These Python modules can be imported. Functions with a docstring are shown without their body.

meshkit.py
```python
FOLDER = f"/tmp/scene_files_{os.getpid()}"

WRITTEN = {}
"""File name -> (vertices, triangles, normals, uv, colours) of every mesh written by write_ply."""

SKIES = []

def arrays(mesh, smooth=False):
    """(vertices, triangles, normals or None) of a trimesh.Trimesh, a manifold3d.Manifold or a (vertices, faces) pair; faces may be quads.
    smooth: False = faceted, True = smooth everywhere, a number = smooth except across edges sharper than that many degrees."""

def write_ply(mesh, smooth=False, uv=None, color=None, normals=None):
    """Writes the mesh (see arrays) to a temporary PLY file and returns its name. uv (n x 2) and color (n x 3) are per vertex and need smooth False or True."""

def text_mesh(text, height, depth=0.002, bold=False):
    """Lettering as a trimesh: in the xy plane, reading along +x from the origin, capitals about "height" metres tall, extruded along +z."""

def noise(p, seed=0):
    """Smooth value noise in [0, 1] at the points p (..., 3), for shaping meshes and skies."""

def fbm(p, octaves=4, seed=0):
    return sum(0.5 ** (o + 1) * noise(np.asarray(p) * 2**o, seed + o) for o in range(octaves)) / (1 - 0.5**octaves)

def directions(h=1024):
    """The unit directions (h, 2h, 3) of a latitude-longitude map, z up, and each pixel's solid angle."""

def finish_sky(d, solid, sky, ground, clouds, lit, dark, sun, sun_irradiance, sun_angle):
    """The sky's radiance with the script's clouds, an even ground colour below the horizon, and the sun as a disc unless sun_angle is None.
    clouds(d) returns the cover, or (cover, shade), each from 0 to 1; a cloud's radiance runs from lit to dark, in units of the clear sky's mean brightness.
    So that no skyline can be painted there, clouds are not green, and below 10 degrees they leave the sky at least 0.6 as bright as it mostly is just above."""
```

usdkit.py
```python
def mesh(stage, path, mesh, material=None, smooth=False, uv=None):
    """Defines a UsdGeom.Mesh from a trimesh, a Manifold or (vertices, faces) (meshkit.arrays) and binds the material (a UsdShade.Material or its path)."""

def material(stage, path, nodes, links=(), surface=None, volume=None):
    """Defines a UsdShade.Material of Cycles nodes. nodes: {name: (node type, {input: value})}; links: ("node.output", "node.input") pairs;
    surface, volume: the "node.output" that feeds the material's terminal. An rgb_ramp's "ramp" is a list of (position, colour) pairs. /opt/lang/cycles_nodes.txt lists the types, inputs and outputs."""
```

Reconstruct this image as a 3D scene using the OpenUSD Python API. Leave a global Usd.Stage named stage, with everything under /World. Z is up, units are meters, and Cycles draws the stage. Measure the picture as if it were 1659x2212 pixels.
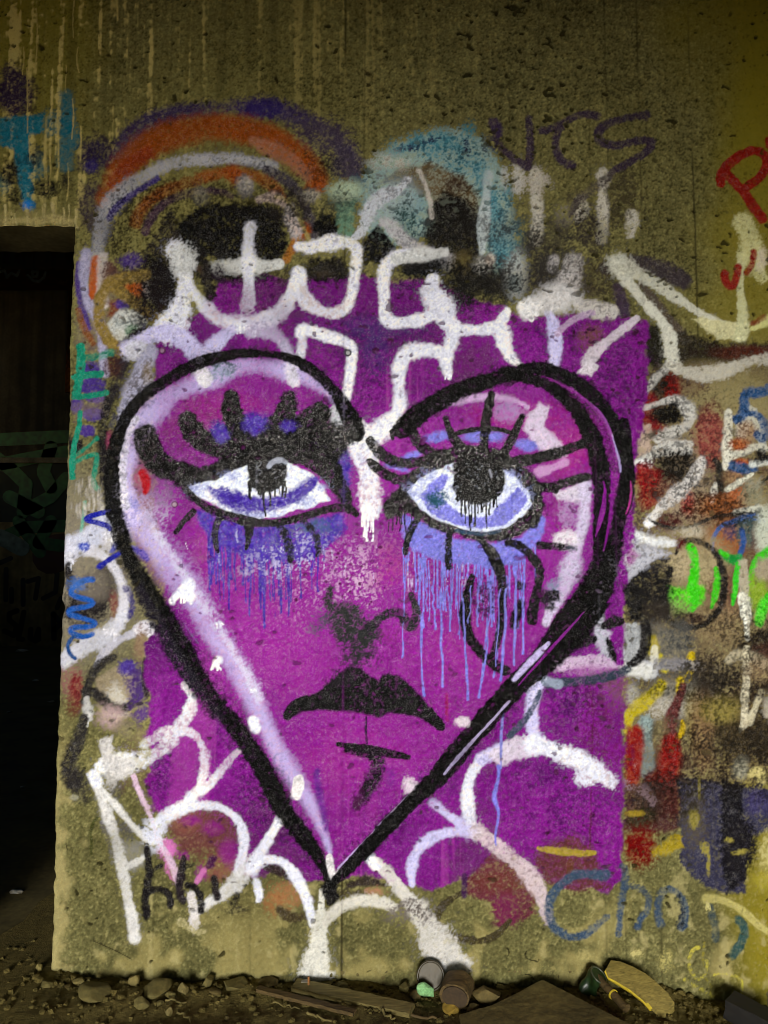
import math, random
import numpy as np, trimesh
from scipy import ndimage
from scipy.interpolate import CubicSpline
import usdkit, meshkit
from pxr import Usd, UsdGeom, UsdLux, UsdShade, Gf, Sdf, Vt

stage = Usd.Stage.CreateInMemory()
UsdGeom.SetStageUpAxis(stage, 'Z'); UsdGeom.SetStageMetersPerUnit(stage, 1.0)
world = UsdGeom.Xform.Define(stage, '/World'); stage.SetDefaultPrim(world.GetPrim())
UsdGeom.Scope.Define(stage, '/World/Looks')
MAT = usdkit.material

# ------------------------------------------------------------------ camera, sky, sun, exposure
CAM = np.array([0.0, -3.14, 1.565]); PITCH = math.radians(4.4)
EXPOSURE = 1.22
SUN_EL, SUN_AZ = math.radians(7.0), math.radians(183.0)      # azimuth of the direction TOWARDS the sun, measured from +y to +x
SUN_I, SUN_ANGLE, SKY = 0.40, 16.0, 0.05
cam = UsdGeom.Camera.Define(stage, '/World/camera')
cam.AddTranslateOp().Set(Gf.Vec3d(*map(float, CAM))); cam.AddRotateXOp().Set(90 + math.degrees(PITCH))
cam.CreateHorizontalApertureAttr(36.0); cam.CreateVerticalApertureAttr(48.0)
cam.CreateFocalLengthAttr(36.0); cam.CreateClippingRangeAttr(Gf.Vec2f(0.05, 2000)); cam.CreateExposureAttr(EXPOSURE)

sd = np.array([math.sin(SUN_AZ) * math.cos(SUN_EL), math.cos(SUN_AZ) * math.cos(SUN_EL), math.sin(SUN_EL)])
sun = UsdLux.DistantLight.Define(stage, '/World/sun')
sun.CreateIntensityAttr(SUN_I); sun.CreateAngleAttr(SUN_ANGLE); sun.CreateNormalizeAttr(True); sun.CreateColorAttr(Gf.Vec3f(1.0, 0.985, 0.96))
zax = Gf.Vec3d(*sd.tolist()); xax = Gf.Cross(Gf.Vec3d(0, 0, 1), zax).GetNormalized(); yax = Gf.Cross(zax, xax)
sun.AddTransformOp().Set(Gf.Matrix4d(*xax, 0, *yax, 0, *zax, 0, 0, 0, 0, 1))
dome = UsdLux.DomeLight.Define(stage, '/World/sky')
skym = MAT(stage, '/World/Looks/sky', {'s': ('sky_texture', {'sky_type': 'single_scattering', 'sun_disc': False, 'sun_elevation': float(SUN_EL), 'sun_rotation': float(SUN_AZ)}),
    'b': ('background_shader', {'strength': SKY})}, [('s.color', 'b.color')], surface='b.background')
UsdShade.MaterialBindingAPI.Apply(dome.GetPrim()).Bind(skym)
dome.GetPrim().SetCustomDataByKey('kind', 'structure')

# ------------------------------------------------------------------ helpers
used = {}
def path_for(name, parent=None):
    base = (parent.GetPath().pathString if parent is not None else '/World') + '/' + name
    n = used.get(base, 0); used[base] = n + 1
    return base if n == 0 else f'{base}_{n:03d}'
def tag(p, label=None, cat=None, group=None, kind=None):
    for k, v in (('label', label), ('category', cat), ('group', group), ('kind', kind)):
        if v: p.SetCustomDataByKey(k, v)
    return p
def obj(name, mesh, mat, parent=None, smooth=30):
    return usdkit.mesh(stage, path_for(name, parent), mesh, mat, smooth=smooth).GetPrim()
def thing(name, label, cat, group=None, loc=(0, 0, 0)):
    x = UsdGeom.Xform.Define(stage, path_for(name)); x.AddTranslateOp().Set(Gf.Vec3d(*map(float, loc)))
    return tag(x.GetPrim(), label, cat, group)
def box(x0, x1, y0, y1, z0, z1):
    b = trimesh.creation.box((x1 - x0, y1 - y0, z1 - z0)); b.apply_translation(((x0 + x1) / 2, (y0 + y1) / 2, (z0 + z1) / 2)); return b
cat_ = trimesh.util.concatenate
def lin(c):
    c = np.asarray(c, float) / 255.0
    return np.where(c <= 0.04045, c / 12.92, ((c + 0.055) / 1.055) ** 2.4)

# ------------------------------------------------------------------ the big wall: a fine relief grid with paint per vertex
F_U = 1659.0          # the photograph measured 1659 units wide
def uv_of(x, z):      # where a point of the wall's face stands in the photograph
    dz = z - CAM[2]; dep = -CAM[1] * math.cos(PITCH) + dz * math.sin(PITCH)
    return 829.5 + F_U * x / dep, 1106.0 - F_U * (dz * math.cos(PITCH) + CAM[1] * math.sin(PITCH)) / dep
def wall_at(u, v):    # the reverse: the wall point seen at (u, v)
    t = (1106.0 - np.asarray(v, float)) / F_U; D = -CAM[1]; c, s = math.cos(PITCH), math.sin(PITCH)
    dz = D * (t * c + s) / (c - t * s)
    return (np.asarray(u, float) - 829.5) / F_U * (D * c + dz * s), dz + CAM[2]
STEP = 0.0038
EDGE_X, JAMB_X, LINTEL_Z, THICK = -1.308, -1.80, 3.02, 0.27
xs = np.concatenate([[-10.2, -7.0, -5.0, -3.4, -2.4, -2.0], np.arange(-1.84, 1.75, STEP), [1.8, 1.95, 2.3, 3.2, 5.0, 8.0]])
zs = np.concatenate([[-0.6, -0.42], np.arange(-0.32, 4.13, STEP), [4.2, 4.4, 4.7, 5.0]])
iE = int(np.argmin(abs(xs - EDGE_X))); iJ = int(np.argmin(abs(xs - JAMB_X))); iL = int(np.argmin(abs(zs - LINTEL_Z)))
EDGE_X, JAMB_X, LINTEL_Z = xs[iE], xs[iJ], zs[iL]
NX, NZ = len(xs), len(zs)
X, Z = np.meshgrid(xs, zs)                     # row = z
U, V = uv_of(X, Z)
rng = np.random.default_rng(7)
def field(sx, sz=None, seed=0):                # smooth noise on the grid, mean 0, deviation 1
    r = np.random.default_rng(1000 + seed).standard_normal((NZ, NX)).astype(np.float32)
    f = ndimage.gaussian_filter(r, (sx if sz is None else sz, sx), mode='reflect'); f -= f.mean()
    return f / f.std()
def lowfield(s, seed=0, sz=None):              # the same for large features, made coarse and enlarged
    k = max(1, int(s / 3)); sz = sz or s; kz = max(1, int(sz / 3))
    r = np.random.default_rng(2000 + seed).standard_normal((NZ // kz + 8, NX // k + 8)).astype(np.float32)
    f = ndimage.gaussian_filter(r, (sz / kz, s / k)); f = ndimage.zoom(f, (kz, k), order=1)[:NZ, :NX]; f = f - f.mean()
    return f / f.std()
def rank(f):                                   # to an even spread over 0..1
    return 0.5 * (1 + ndimage_erf(f / 1.4142))
from scipy.special import erf as ndimage_erf
sstep = lambda a, b, x: (lambda t: t * t * (3 - 2 * t))(np.clip((x - a) / (b - a), 0, 1))
fine, grain, mid, big = field(0.7, seed=1), field(1.7, seed=2), field(5, seed=3), lowfield(28, 4)
streak, streak2 = field(1.1, 26, seed=5), lowfield(3, 6, 90)
huge = lowfield(110, 7)
stip = rank(fine * 0.85 + grain * 0.48 + mid * 0.12)           # spray only reaches the tops of the grain
stipv = rank(field(0.8, 4.0, seed=8) * 0.8 + fine * 0.4)              # the same, running down
# bug holes and rough patches in the concrete
rough_zone = np.clip(0.5 + 0.5 * lowfield(60, 9), 0, 1) * (0.25 + 0.75 * sstep(500, 900, U)) * (1 - 0.95 * sstep(560, 900, V))
pn = field(2.2, 1.6, seed=10) + 0.5 * field(5, seed=11)
pits = sstep(2.15, 2.6, pn + 1.0 * rough_zone - 0.42)
pn2 = field(1.2, seed=12)
pits = np.maximum(pits, 0.7 * sstep(2.9, 3.3, pn2 + 1.1 * rough_zone))
# joints left by the shuttering boards
joint = np.zeros((NZ, NX), np.float32)
for u0, a in ((742, .8), (786, .35), (1330, .5), (1403, .55), (1520, .7), (1112, .3), (1290, .3), (553, .25), (350, .2), (1180, .25)):
    x0 = wall_at(u0, 1100)[0]
    wob = ndimage.gaussian_filter1d(np.random.default_rng(int(u0)).standard_normal(NZ), 60) * 0.02
    d = np.abs(X - (x0 + wob[:, None])) / 0.0042
    keep = np.clip(0.6 + 0.6 * ndimage.gaussian_filter1d(np.random.default_rng(int(u0) + 1).standard_normal(NZ), 25) * 8, 0, 1)
    joint = np.maximum(joint, a * np.exp(-d * d) * keep[:, None])

C = np.zeros((NZ, NX, 3), np.float32); G = np.zeros((NZ, NX), np.float32); ID = np.zeros((NZ, NX), np.int16); THK = np.zeros((NZ, NX), np.float32)
# bare concrete
base = lin((99, 97, 61))
C[:] = base
def blend(a, col, gloss=None, srgb=True):
    c = (lin(col) if srgb else np.asarray(col)).astype(np.float32)
    C[:] += (c - C) * a[..., None]
    if gloss is not None: G[:] += (gloss - G) * a
tone = np.exp(0.22 * fine + 0.08 * grain + 0.05 * mid + 0.07 * big + 0.10 * huge + (0.07 * streak) * sstep(1100, 400, U) * sstep(1500, 600, V) + 0.025 * streak)
C *= np.clip(tone, 0.35, 1.9)[..., None]
blend(np.clip(0.35 + 0.35 * huge, 0, 1) * sstep(900, 300, V) * 0.5, (96, 92, 44))                    # greenish tone towards the top
blend(sstep(1500, 1750, U + 60 * big) * sstep(1500, 2050, V) * 0.75, (138, 128, 30))                 # yellow tone low on the right
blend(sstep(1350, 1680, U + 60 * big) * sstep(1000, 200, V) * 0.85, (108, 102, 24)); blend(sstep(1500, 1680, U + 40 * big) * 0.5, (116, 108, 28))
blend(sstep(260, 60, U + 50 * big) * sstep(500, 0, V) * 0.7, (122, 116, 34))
blend(sstep(330, 60, abs(V - 1230)) * sstep(420, 150, U) * 0.75, (128, 122, 112))                      # greyer concrete by the corner
blend(sstep(500, 150, abs(V - 1150)) * sstep(1350, 1450, U) * 0.45, (140, 134, 104))
# lime runs, upper left
run = np.clip(streak2 * 0.8 + 0.5 * streak, 0, 3)
lime = sstep(0.7, 1.7, run + 0.6 * grain * 0.5 + 0.25 * mid) * sstep(520, 60, U) * sstep(520, 380, V)
lime2 = sstep(1.0, 2.0, run + 0.4 * grain) * sstep(1250, 300, U) * sstep(430, 60, V) * 0.55
blend(np.clip(lime + lime2, 0, 1) * 0.75, (190, 178, 112))
dk = sstep(0.6, 2.0, -streak2 + 0.4 * streak) * sstep(620, 380, V) * (0.25 + 0.75 * sstep(1200, 600, U))
blend(dk * 0.30, (48, 46, 24))
blend(sstep(0.4, 1.6, lowfield(24, 15) + 0.5 * mid) * sstep(1900, 2040, V) * 0.5, (160, 150, 96))      # pale efflorescence along the foot
blend(np.clip(sstep(0.7, 1.9, streak2 * .6 + mid * .5 + grain * .35) * sstep(1780, 1960, V), 0, 1) * 0.4, (176, 168, 118))
blend(np.clip(sstep(0.5, 1.8, -lowfield(16, 16, 50) + .3 * grain), 0, 1) * sstep(1800, 1900, V) * 0.22, (78, 72, 40))
blend(sstep(1.0, 1.8, 0.8 * fine + 0.45 * grain + 0.4 * big) * sstep(900, 1700, V) * 0.22, (150, 144, 102)); blend(sstep(1.1, 1.9, -0.85 * fine - 0.4 * grain - 0.4 * big) * 0.4 * sstep(1500, 900, V), (44, 41, 24))
blend(np.clip(pits, 0, 1) * 0.85, (30, 28, 14))  # pits darkened, the shade inside them put into the colour
blend(np.clip(joint * 1.15, 0, .9), (40, 37, 22))
# chipped bright arris of the corner
ed = (X - EDGE_X)
blend(sstep(0.075, 0.02, ed + 0.018 * mid + 0.008 * grain) * sstep(1500, 1750, V) * (X >= EDGE_X - 1e-6) * 0.6, (168, 158, 108))
blend(sstep(0.02, 0.006, np.abs(Z - LINTEL_Z - 0.02) + 0.006 * mid) * (X < EDGE_X) * 0.6, (176, 166, 112))

PARTS = ['bare_concrete']; CUR = [0]
def part(name):
    if name not in PARTS: PARTS.append(name)
    CUR[0] = PARTS.index(name)
TX, TY = (0, 553, 1106), (0, 553, 1106, 1659)
def conv(tile, pts):
    pts = np.array(pts, float)
    if tile is not None:
        pts[:, 0] = pts[:, 0] / 3 + TX[tile[0]]; pts[:, 1] = pts[:, 1] / 3 + TY[tile[1]]
        if pts.shape[1] > 2: pts[:, 2] /= 3
    return pts
def window(u0, v0, u1, v1):
    (xa, xb), (zb, za) = wall_at(np.array([u0, u1]), np.array([v1, v1]))[0], (wall_at(0, v0)[1], wall_at(0, v1)[1])
    (xc, xd) = wall_at(np.array([u0, u1]), np.array([v0, v0]))[0]
    i0, i1 = np.searchsorted(xs, [min(xa, xc), max(xb, xd)]); j0, j1 = np.searchsorted(zs, [za, zb])
    return slice(max(j0 - 1, 0), min(j1 + 1, NZ)), slice(max(i0 - 1, 0), min(i1 + 1, NX))
pore = sstep(0.80, 0.97, rank(0.85 * field(0.8, seed=31) + 0.45 * field(1.8, seed=32) + 0.2 * big)) * np.clip(0.75 + 0.35 * huge + 0.25 * lowfield(40, 33), 0.15, 1)
lively = np.exp(0.125 * fine + 0.05 * grain + 0.035 * mid + 0.05 * big).astype(np.float32)
def lay(w, a, col, gloss, sp, vert=False, mark=True, pitkeep=0.75, por=None):
    st = (stipv if vert else stip)[w]
    por = min(0.55, 0.08 + sp * 0.5) if por is None else por
    a = np.clip(a * (1 + sp) - sp * st, 0, 1) * (1 - pitkeep * pits[w]) * (1 - 0.35 * joint[w]) * (1 - por * pore[w])
    c = lin(col).astype(np.float32) * lively[w][..., None]
    C[w] += (np.clip(c, 0.003, 0.85) - C[w]) * a[..., None]
    if gloss is not None: G[w] += (gloss - G[w]) * a
    THK[w] = np.maximum(THK[w], a)
    if mark: ID[w][a > 0.45] = CUR[0]
def smooth_pts(pts):
    if len(pts) < 3: 
        n = 2; return pts
    d = np.r_[0, np.cumsum(np.maximum(np.hypot(*np.diff(pts[:, :2], axis=0).T), 1e-3) ** 0.5)]
    s = np.linspace(0, d[-1], 6 * (len(pts) - 1) + 1)
    return CubicSpline(d, pts)(s)
WOB = lowfield(9, 21) * 0.06 + lowfield(26, 24) * 0.10 + field(1.2, seed=22) * 0.06
OPA = np.clip(0.92 + 0.16 * lowfield(12, 25) + 0.14 * lowfield(34, 26), 0.35, 1)
def S(tile, pts, w, col, a=1.0, soft=0.48, sp=0.5, gloss=0.55, halo=0.14, vert=False, mark=True, curve=True, pk=0.75):
    """a sprayed stroke along pts, w wide (units of the tile); pts may carry a width of their own as a third number"""
    pts = conv(tile, [p if len(p) > 2 else (p[0], p[1], w) for p in pts])
    if len(pts) == 1: pts = np.vstack([pts, pts + [0.5, 0.5, 0]])
    if curve: pts = smooth_pts(pts)
    light = sum(col) > 440 and sp > 0.34
    if light: a *= 0.95
    if light and len(pts) > 4:
        r = np.random.default_rng(int(abs(pts[0, 0] * 31 + pts[0, 1] * 17)) + len(pts)); j = ndimage.gaussian_filter1d(r.standard_normal(len(pts)), 2.0); pts[:, 2] *= 1 + 0.28 * np.clip(j / (j.std() + 1e-6) * .5, -1, 1)
    m = pts[:, 2].max() * 1.6
    win = window(pts[:, 0].min() - m, pts[:, 1].min() - m, pts[:, 0].max() + m, pts[:, 1].max() + m)
    uu, vv = U[win], V[win]
    if uu.size == 0: return
    best = np.full(uu.shape, 9.0)
    for p, q in zip(pts[:-1], pts[1:]):
        dx, dy = q[0] - p[0], q[1] - p[1]; L2 = dx * dx + dy * dy + 1e-9
        t = np.clip(((uu - p[0]) * dx + (vv - p[1]) * dy) / L2, 0, 1)
        r = np.maximum((p[2] + (q[2] - p[2]) * t) / 2, 0.5)
        best = np.minimum(best, np.hypot(uu - p[0] - t * dx, vv - p[1] - t * dy) / r)
    best = best + WOB[win]
    al = a * (1 - sstep(1 - soft, 1 + soft, best))
    if halo: al = np.maximum(al, a * (halo + sp / (1 + sp) * 0.35) * np.exp(-np.maximum(best - 1, 0) / (0.5 if light else 0.35)) * (best < 3.0))
    al = al * OPA[win] ** (0.12 if sum(col) < 150 else 0.65 if sp > 0.34 else 0)
    lay(win, al, col, gloss, sp, vert, mark, pk)
def P(tile, pts, col, a=1.0, soft=4.0, sp=0.5, gloss=0.5, vert=False, mark=True, rough=1.0, pk=0.7, curve=False):
    """a filled outline; soft is the half-width of its edge in picture units"""
    pts = conv(tile, pts)[:, :2]
    if curve: pts = smooth_pts(np.vstack([pts, pts[:1]]))[:-1]
    m = soft * 2 + 8
    win = window(pts[:, 0].min() - m, pts[:, 1].min() - m, pts[:, 0].max() + m, pts[:, 1].max() + m)
    uu, vv = U[win], V[win]; d = np.full(uu.shape, 1e9); inside = np.zeros(uu.shape, bool)
    for p, q in zip(pts, np.roll(pts, -1, axis=0)):
        dx, dy = q - p; L2 = dx * dx + dy * dy + 1e-9
        t = np.clip(((uu - p[0]) * dx + (vv - p[1]) * dy) / L2, 0, 1)
        d = np.minimum(d, np.hypot(uu - p[0] - t * dx, vv - p[1] - t * dy))
        if abs(dy) > 1e-9: inside ^= ((p[1] > vv) != (q[1] > vv)) & (uu < dx * (vv - p[1]) / dy + p[0])
    d = np.where(inside, -d, d) + rough * (mid[win] * 1.5 + grain[win] * 0.8)
    lay(win, a * (1 - sstep(-soft, soft, d)), col, gloss, sp, vert, mark, pk)
def B(tile, x, y, w, col, h=None, a=0.9, soft=0.6, sp=0.7, gloss=0.4, vert=False, mark=True, rot=0):
    """a sprayed cloud (ellipse w x h)"""
    h = h or w; p = conv(tile, [(x, y)])[0]; k = 1 / 3 if tile is not None else 1
    w, h = w * k, h * k; m = max(w, h)
    win = window(p[0] - m, p[1] - m, p[0] + m, p[1] + m)
    uu, vv = U[win] - p[0], V[win] - p[1]; c, s = math.cos(rot), math.sin(rot)
    r = np.hypot((uu * c + vv * s) / (w / 2), (-uu * s + vv * c) / (h / 2)) + 0.10 * big[win] + 0.07 * mid[win]
    lay(win, a * (1 - sstep(1 - soft, 1 + soft, r)), col, gloss, sp, vert, mark)
drng = random.Random(5)
def drip(tile, x, y0, y1, w, col, wander=0.05, bulb=1.45, gloss=0.7):
    n = max(4, int(abs(y1 - y0) / 60)); pts = []; xx = x
    for k in range(n + 1):
        t = k / n; xx += drng.uniform(-1, 1) * (wander * (y1 - y0) / n + w * .35)
        pts.append((xx, y0 + (y1 - y0) * t, w * (1.0 - 0.35 * t + drng.uniform(-.15, .25)) * (bulb if k == n else 1)))
    S(tile, pts, w, col, soft=0.35, sp=0.25, halo=0, gloss=gloss)
def drips(tile, x0, x1, y0, y1, n, w, col, **k):
    for i in range(n):
        xx = drng.uniform(x0, x1); S0 = drng.random() ** 1.6
        drip(tile, xx, y0, y0 + (y1 - y0) * (0.25 + 0.75 * S0), w * drng.uniform(.6, 1.25), col, **k)

W, WL, WG, K, K2 = (218, 224, 246), (188, 187, 234), (180, 188, 202), (9, 9, 11), (34, 32, 32)
MG, MGD, VI, LB, RED = (110, 17, 122), (62, 12, 78), (56, 32, 146), (110, 112, 208), (122, 12, 12)
# ------------------------------------------------------------------ the painting, oldest layer first
t = (0, 0)
part('old_colour_patches')
B(t, 90, 600, 230, (46, 36, 58), 330, a=.85); B(t, 60, 470, 130, (46, 36, 58), 120, a=.6)
TEAL = (24, 100, 122)
P(t, [(-80, 760), (130, 750), (280, 740), (285, 860), (200, 890), (210, 1180), (230, 1320), (215, 1370), (150, 1330), (110, 1150), (90, 980), (-80, 900)], TEAL, a=.9, soft=7, sp=.6)
S(t, [(430, 620), (435, 800), (425, 1060)], 110, TEAL, a=.75); B(t, 330, 810, 220, TEAL, 160, a=.5); B(t, 240, 1060, 120, TEAL, 220, a=.55); B(t, 500, 900, 60, TEAL, 200, a=.5)
B(t, 30, 1200, 120, TEAL, 160, a=.5); B(t, 180, 1330, 90, (34, 110, 190), 80, a=.8)
B(t, 230, 1010, 110, (40, 36, 30), 160, a=.6); B(t, 60, 1130, 130, (34, 32, 26), 200, a=.75); B(t, 290, 1230, 170, (30, 29, 24), 150, a=.7); B(t, 430, 1180, 110, (36, 34, 28), 140, a=.6)
B(t, 90, 1260, 140, (30, 29, 22), 110, a=.6)
B(t, 620, 1010, 260, (44, 36, 62), 240, a=.75); B(t, 770, 980, 160, (40, 34, 46), 150, a=.7); B(t, 590, 1080, 90, (48, 40, 100), 90, a=.7); B(t, 600, 1300, 200, (58, 50, 58), 330, a=.7); B(t, 650, 1470, 160, (62, 56, 58), 200, a=.7)
for (x, y0, y1, w) in ((175, 440, 860, 8), (188, 880, 1040, 7), (372, 690, 1120, 12), (300, 760, 1240, 18), (318, 900, 1200, 10), (470, 640, 900, 10), (525, 820, 1040, 9), (760, -10, 130, 14), (480, 0, 240, 9), (735, 960, 1090, 7), (440, 1060, 1300, 10), (235, 60, 420, 9), (150, 300, 480, 8), (505, 300, 470, 9), (430, 420, 600, 8)):
    part('bare_concrete'); S(t, [(x, y0), (x + drng.uniform(-8, 8), (y0 + y1) / 2), (x + drng.uniform(-8, 8), y1)], w, (172, 160, 98), a=.75, gloss=.1, halo=.05, sp=.8)
part('bare_concrete')
for i in range(16):
    x = drng.uniform(0, 500); S(t, [(x, drng.uniform(1290, 1420)), (x + drng.uniform(-9, 9), 1450), (x + drng.uniform(-14, 14), 1472)], drng.uniform(9, 26), (190, 180, 128), a=.75, gloss=.1, sp=.7)
P(t, [(-60, 1370), (300, 1360), (520, 1400), (510, 1470), (-60, 1470)], (134, 126, 84), a=.45, soft=10, gloss=.1, sp=.9)
# ---- orange arc
part('orange_rainbow_arc')
PUR = (52, 42, 78)
G0 = [(255, 345, 40), (283, 298, 44), (320, 268, 44), (375, 248, 42), (450, 236, 40), (520, 229, 40), (575, 232, 44), (640, 250, 46), (700, 280, 44), (745, 325, 50), (765, 375, 40)]
S(None, G0, 40, PUR, a=.85, soft=.8, sp=.7)
B(None, 560, 236, 110, (44, 34, 92), 44, a=.8); B(None, 690, 300, 150, (64, 56, 74), 90, a=.6, sp=.9); B(None, 745, 360, 70, (58, 52, 66), 90, a=.8, sp=.9)
ORG = (124, 60, 13)
S(None, [(222, 430, 36), (245, 392, 48), (280, 350, 60), (330, 312, 62), (390, 288, 62), (460, 276, 62), (525, 280, 60), (590, 305, 60), (650, 345, 56), (690, 395, 46)], 60, ORG, a=.95, soft=.6, sp=.45)
S(None, [(240, 398, 20), (275, 362, 34), (320, 330, 30)], 30, (124, 46, 12), a=.8, soft=.5)
S(None, [(545, 305, 20), (580, 322, 34), (625, 345, 34), (665, 385, 30)], 34, (150, 106, 86), a=.6, soft=.5, sp=1.0)
S(None, [(205, 560, 22), (215, 510, 30), (225, 470, 34), (255, 425, 40), (300, 388, 30), (365, 355, 24), (440, 345, 24), (500, 343, 24), (548, 350, 26), (590, 362, 24)], 24, (158, 162, 174), a=.85, soft=.6, sp=.8)
S(None, [(236, 470, 14), (262, 438, 16), (300, 410, 14), (340, 385, 12)], 14, (58, 46, 122), a=.8, soft=.5)
S(None, [(575, 368, 22), (610, 385, 26), (640, 410, 26), (660, 445, 26), (672, 480, 26), (685, 520, 22)], 26, (56, 52, 62), a=.9, soft=.45)
S(None, [(292, 480, 28), (318, 437, 30), (360, 412, 30), (430, 388, 30), (500, 372, 30), (550, 382, 30), (585, 400, 28), (610, 430, 24)], 30, (122, 66, 22), a=.85, soft=.6)
S(None, [(313, 500, 18), (348, 445, 20), (400, 420, 20), (465, 413, 20), (500, 424, 18)], 20, (70, 50, 66), a=.9, soft=.5)
B(None, 503, 376, 46, (130, 60, 18), 50, a=.8); B(None, 680, 402, 56, (128, 62, 22), 34, a=.85); B(None, 655, 500, 36, (136, 68, 22), 44, a=.9); S(None, [(625, 470), (640, 510), (628, 540), (618, 560)], 18, (150, 96, 30), a=.8)
B(None, 672, 424, 50, (150, 148, 140), 36, a=.8, sp=.9); S(None, [(628, 450), (632, 480), (640, 500)], 28, (176, 172, 176), a=.85, sp=.8); S(None, [(560, 430), (590, 425), (612, 440)], 22, (180, 164, 160), a=.85)
S(None, [(596, 425), (625, 440), (650, 480), (668, 520)], 10, (150, 140, 84), a=.7, soft=.7)
part('black_cloud_of_paint')
P(None, [(360, 530), (380, 480), (420, 450), (470, 440), (520, 445), (560, 440), (600, 450), (622, 520), (612, 560), (560, 580), (450, 560), (400, 600), (370, 590)], (12, 11, 10), a=.97, soft=13, sp=.6)
P(None, [(300, 556), (345, 480), (372, 440), (395, 520), (380, 620), (350, 680), (310, 640)], (38, 34, 30), a=.75, soft=14, sp=.8)
B(None, 434, 420, 40, (130, 128, 116), 40, a=.7); B(None, 530, 400, 40, (170, 168, 168), 46, a=.7)
P(None, [(690, 462), (715, 470), (730, 500), (722, 520), (690, 518), (676, 490)], (14, 14, 15), a=.95, soft=8); B(None, 712, 490, 60, (10, 10, 11), 60)
part('black_cloud_of_paint')
for (x, y, w, h, a) in ((330, 450, 130, 90, .4), (560, 350, 200, 60, .3), (690, 370, 110, 90, .45), (260, 470, 60, 120, .4), (470, 420, 260, 70, .5), (640, 470, 60, 120, .4), (245, 560, 90, 120, .35), (740, 440, 90, 90, .5)): B(None, x, y, w, (22, 20, 18), h, a=a, soft=.95, sp=.6, mark=False)
# ---- teal arc
part('teal_arc')
TL = (62, 122, 140)
P(None, [(770, 400), (800, 345), (850, 305), (930, 280), (1000, 275), (1050, 300), (1090, 370), (1115, 460), (1130, 580), (1060, 610), (1030, 520), (960, 500), (900, 520), (830, 540), (780, 500)], (130, 160, 162), a=.75, soft=16, sp=1.1)
S(None, [(876, 322, 30), (930, 303, 40), (985, 318, 46), (1030, 362, 46), (1058, 420, 44), (1072, 490, 46), (1088, 560, 50)], 44, TL, a=.75, soft=.75, sp=1.0)
for (x, y, w, h) in ((1015, 290, 40, 60), (985, 362, 60, 40), (855, 330, 60, 60), (890, 440, 80, 120), (770, 410, 60, 60), (1095, 420, 40, 120), (1112, 540, 60, 160), (930, 330, 90, 50)): B(None, x, y, w, TL, h, a=.55, sp=1.0)
for (x, y, w, h) in ((880, 320, 80, 30), (930, 302, 60, 22), (1010, 320, 26, 60), (770, 400, 60, 50), (1060, 310, 40, 40)): B(None, x, y, w, (44, 46, 76), h, a=.5, sp=1.2)
B(None, 748, 415, 90, (160, 182, 160), 60, a=.8, sp=.9); P(None, [(725, 440), (770, 430), (765, 510), (735, 525)], (92, 128, 108), a=.8, soft=8, sp=.8)
P(None, [(810, 400), (860, 360), (930, 350), (1000, 380), (1040, 430), (1035, 520), (940, 530), (930, 440), (880, 400)], (96, 84, 60), a=.75, soft=12, sp=.8)
P(None, [(920, 450), (960, 415), (1010, 430), (1045, 500), (1040, 560), (930, 580), (915, 520)], (18, 17, 16), a=.93, soft=16, sp=.7); B(None, 985, 395, 60, (58, 46, 36), 50, a=.7); B(None, 1020, 480, 90, (24, 22, 20), 130, a=.7)
B(None, 860, 430, 130, (150, 170, 176), 150, a=.65, sp=1.1); B(None, 880, 475, 60, (60, 90, 92), 100, a=.6, sp=1)
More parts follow.
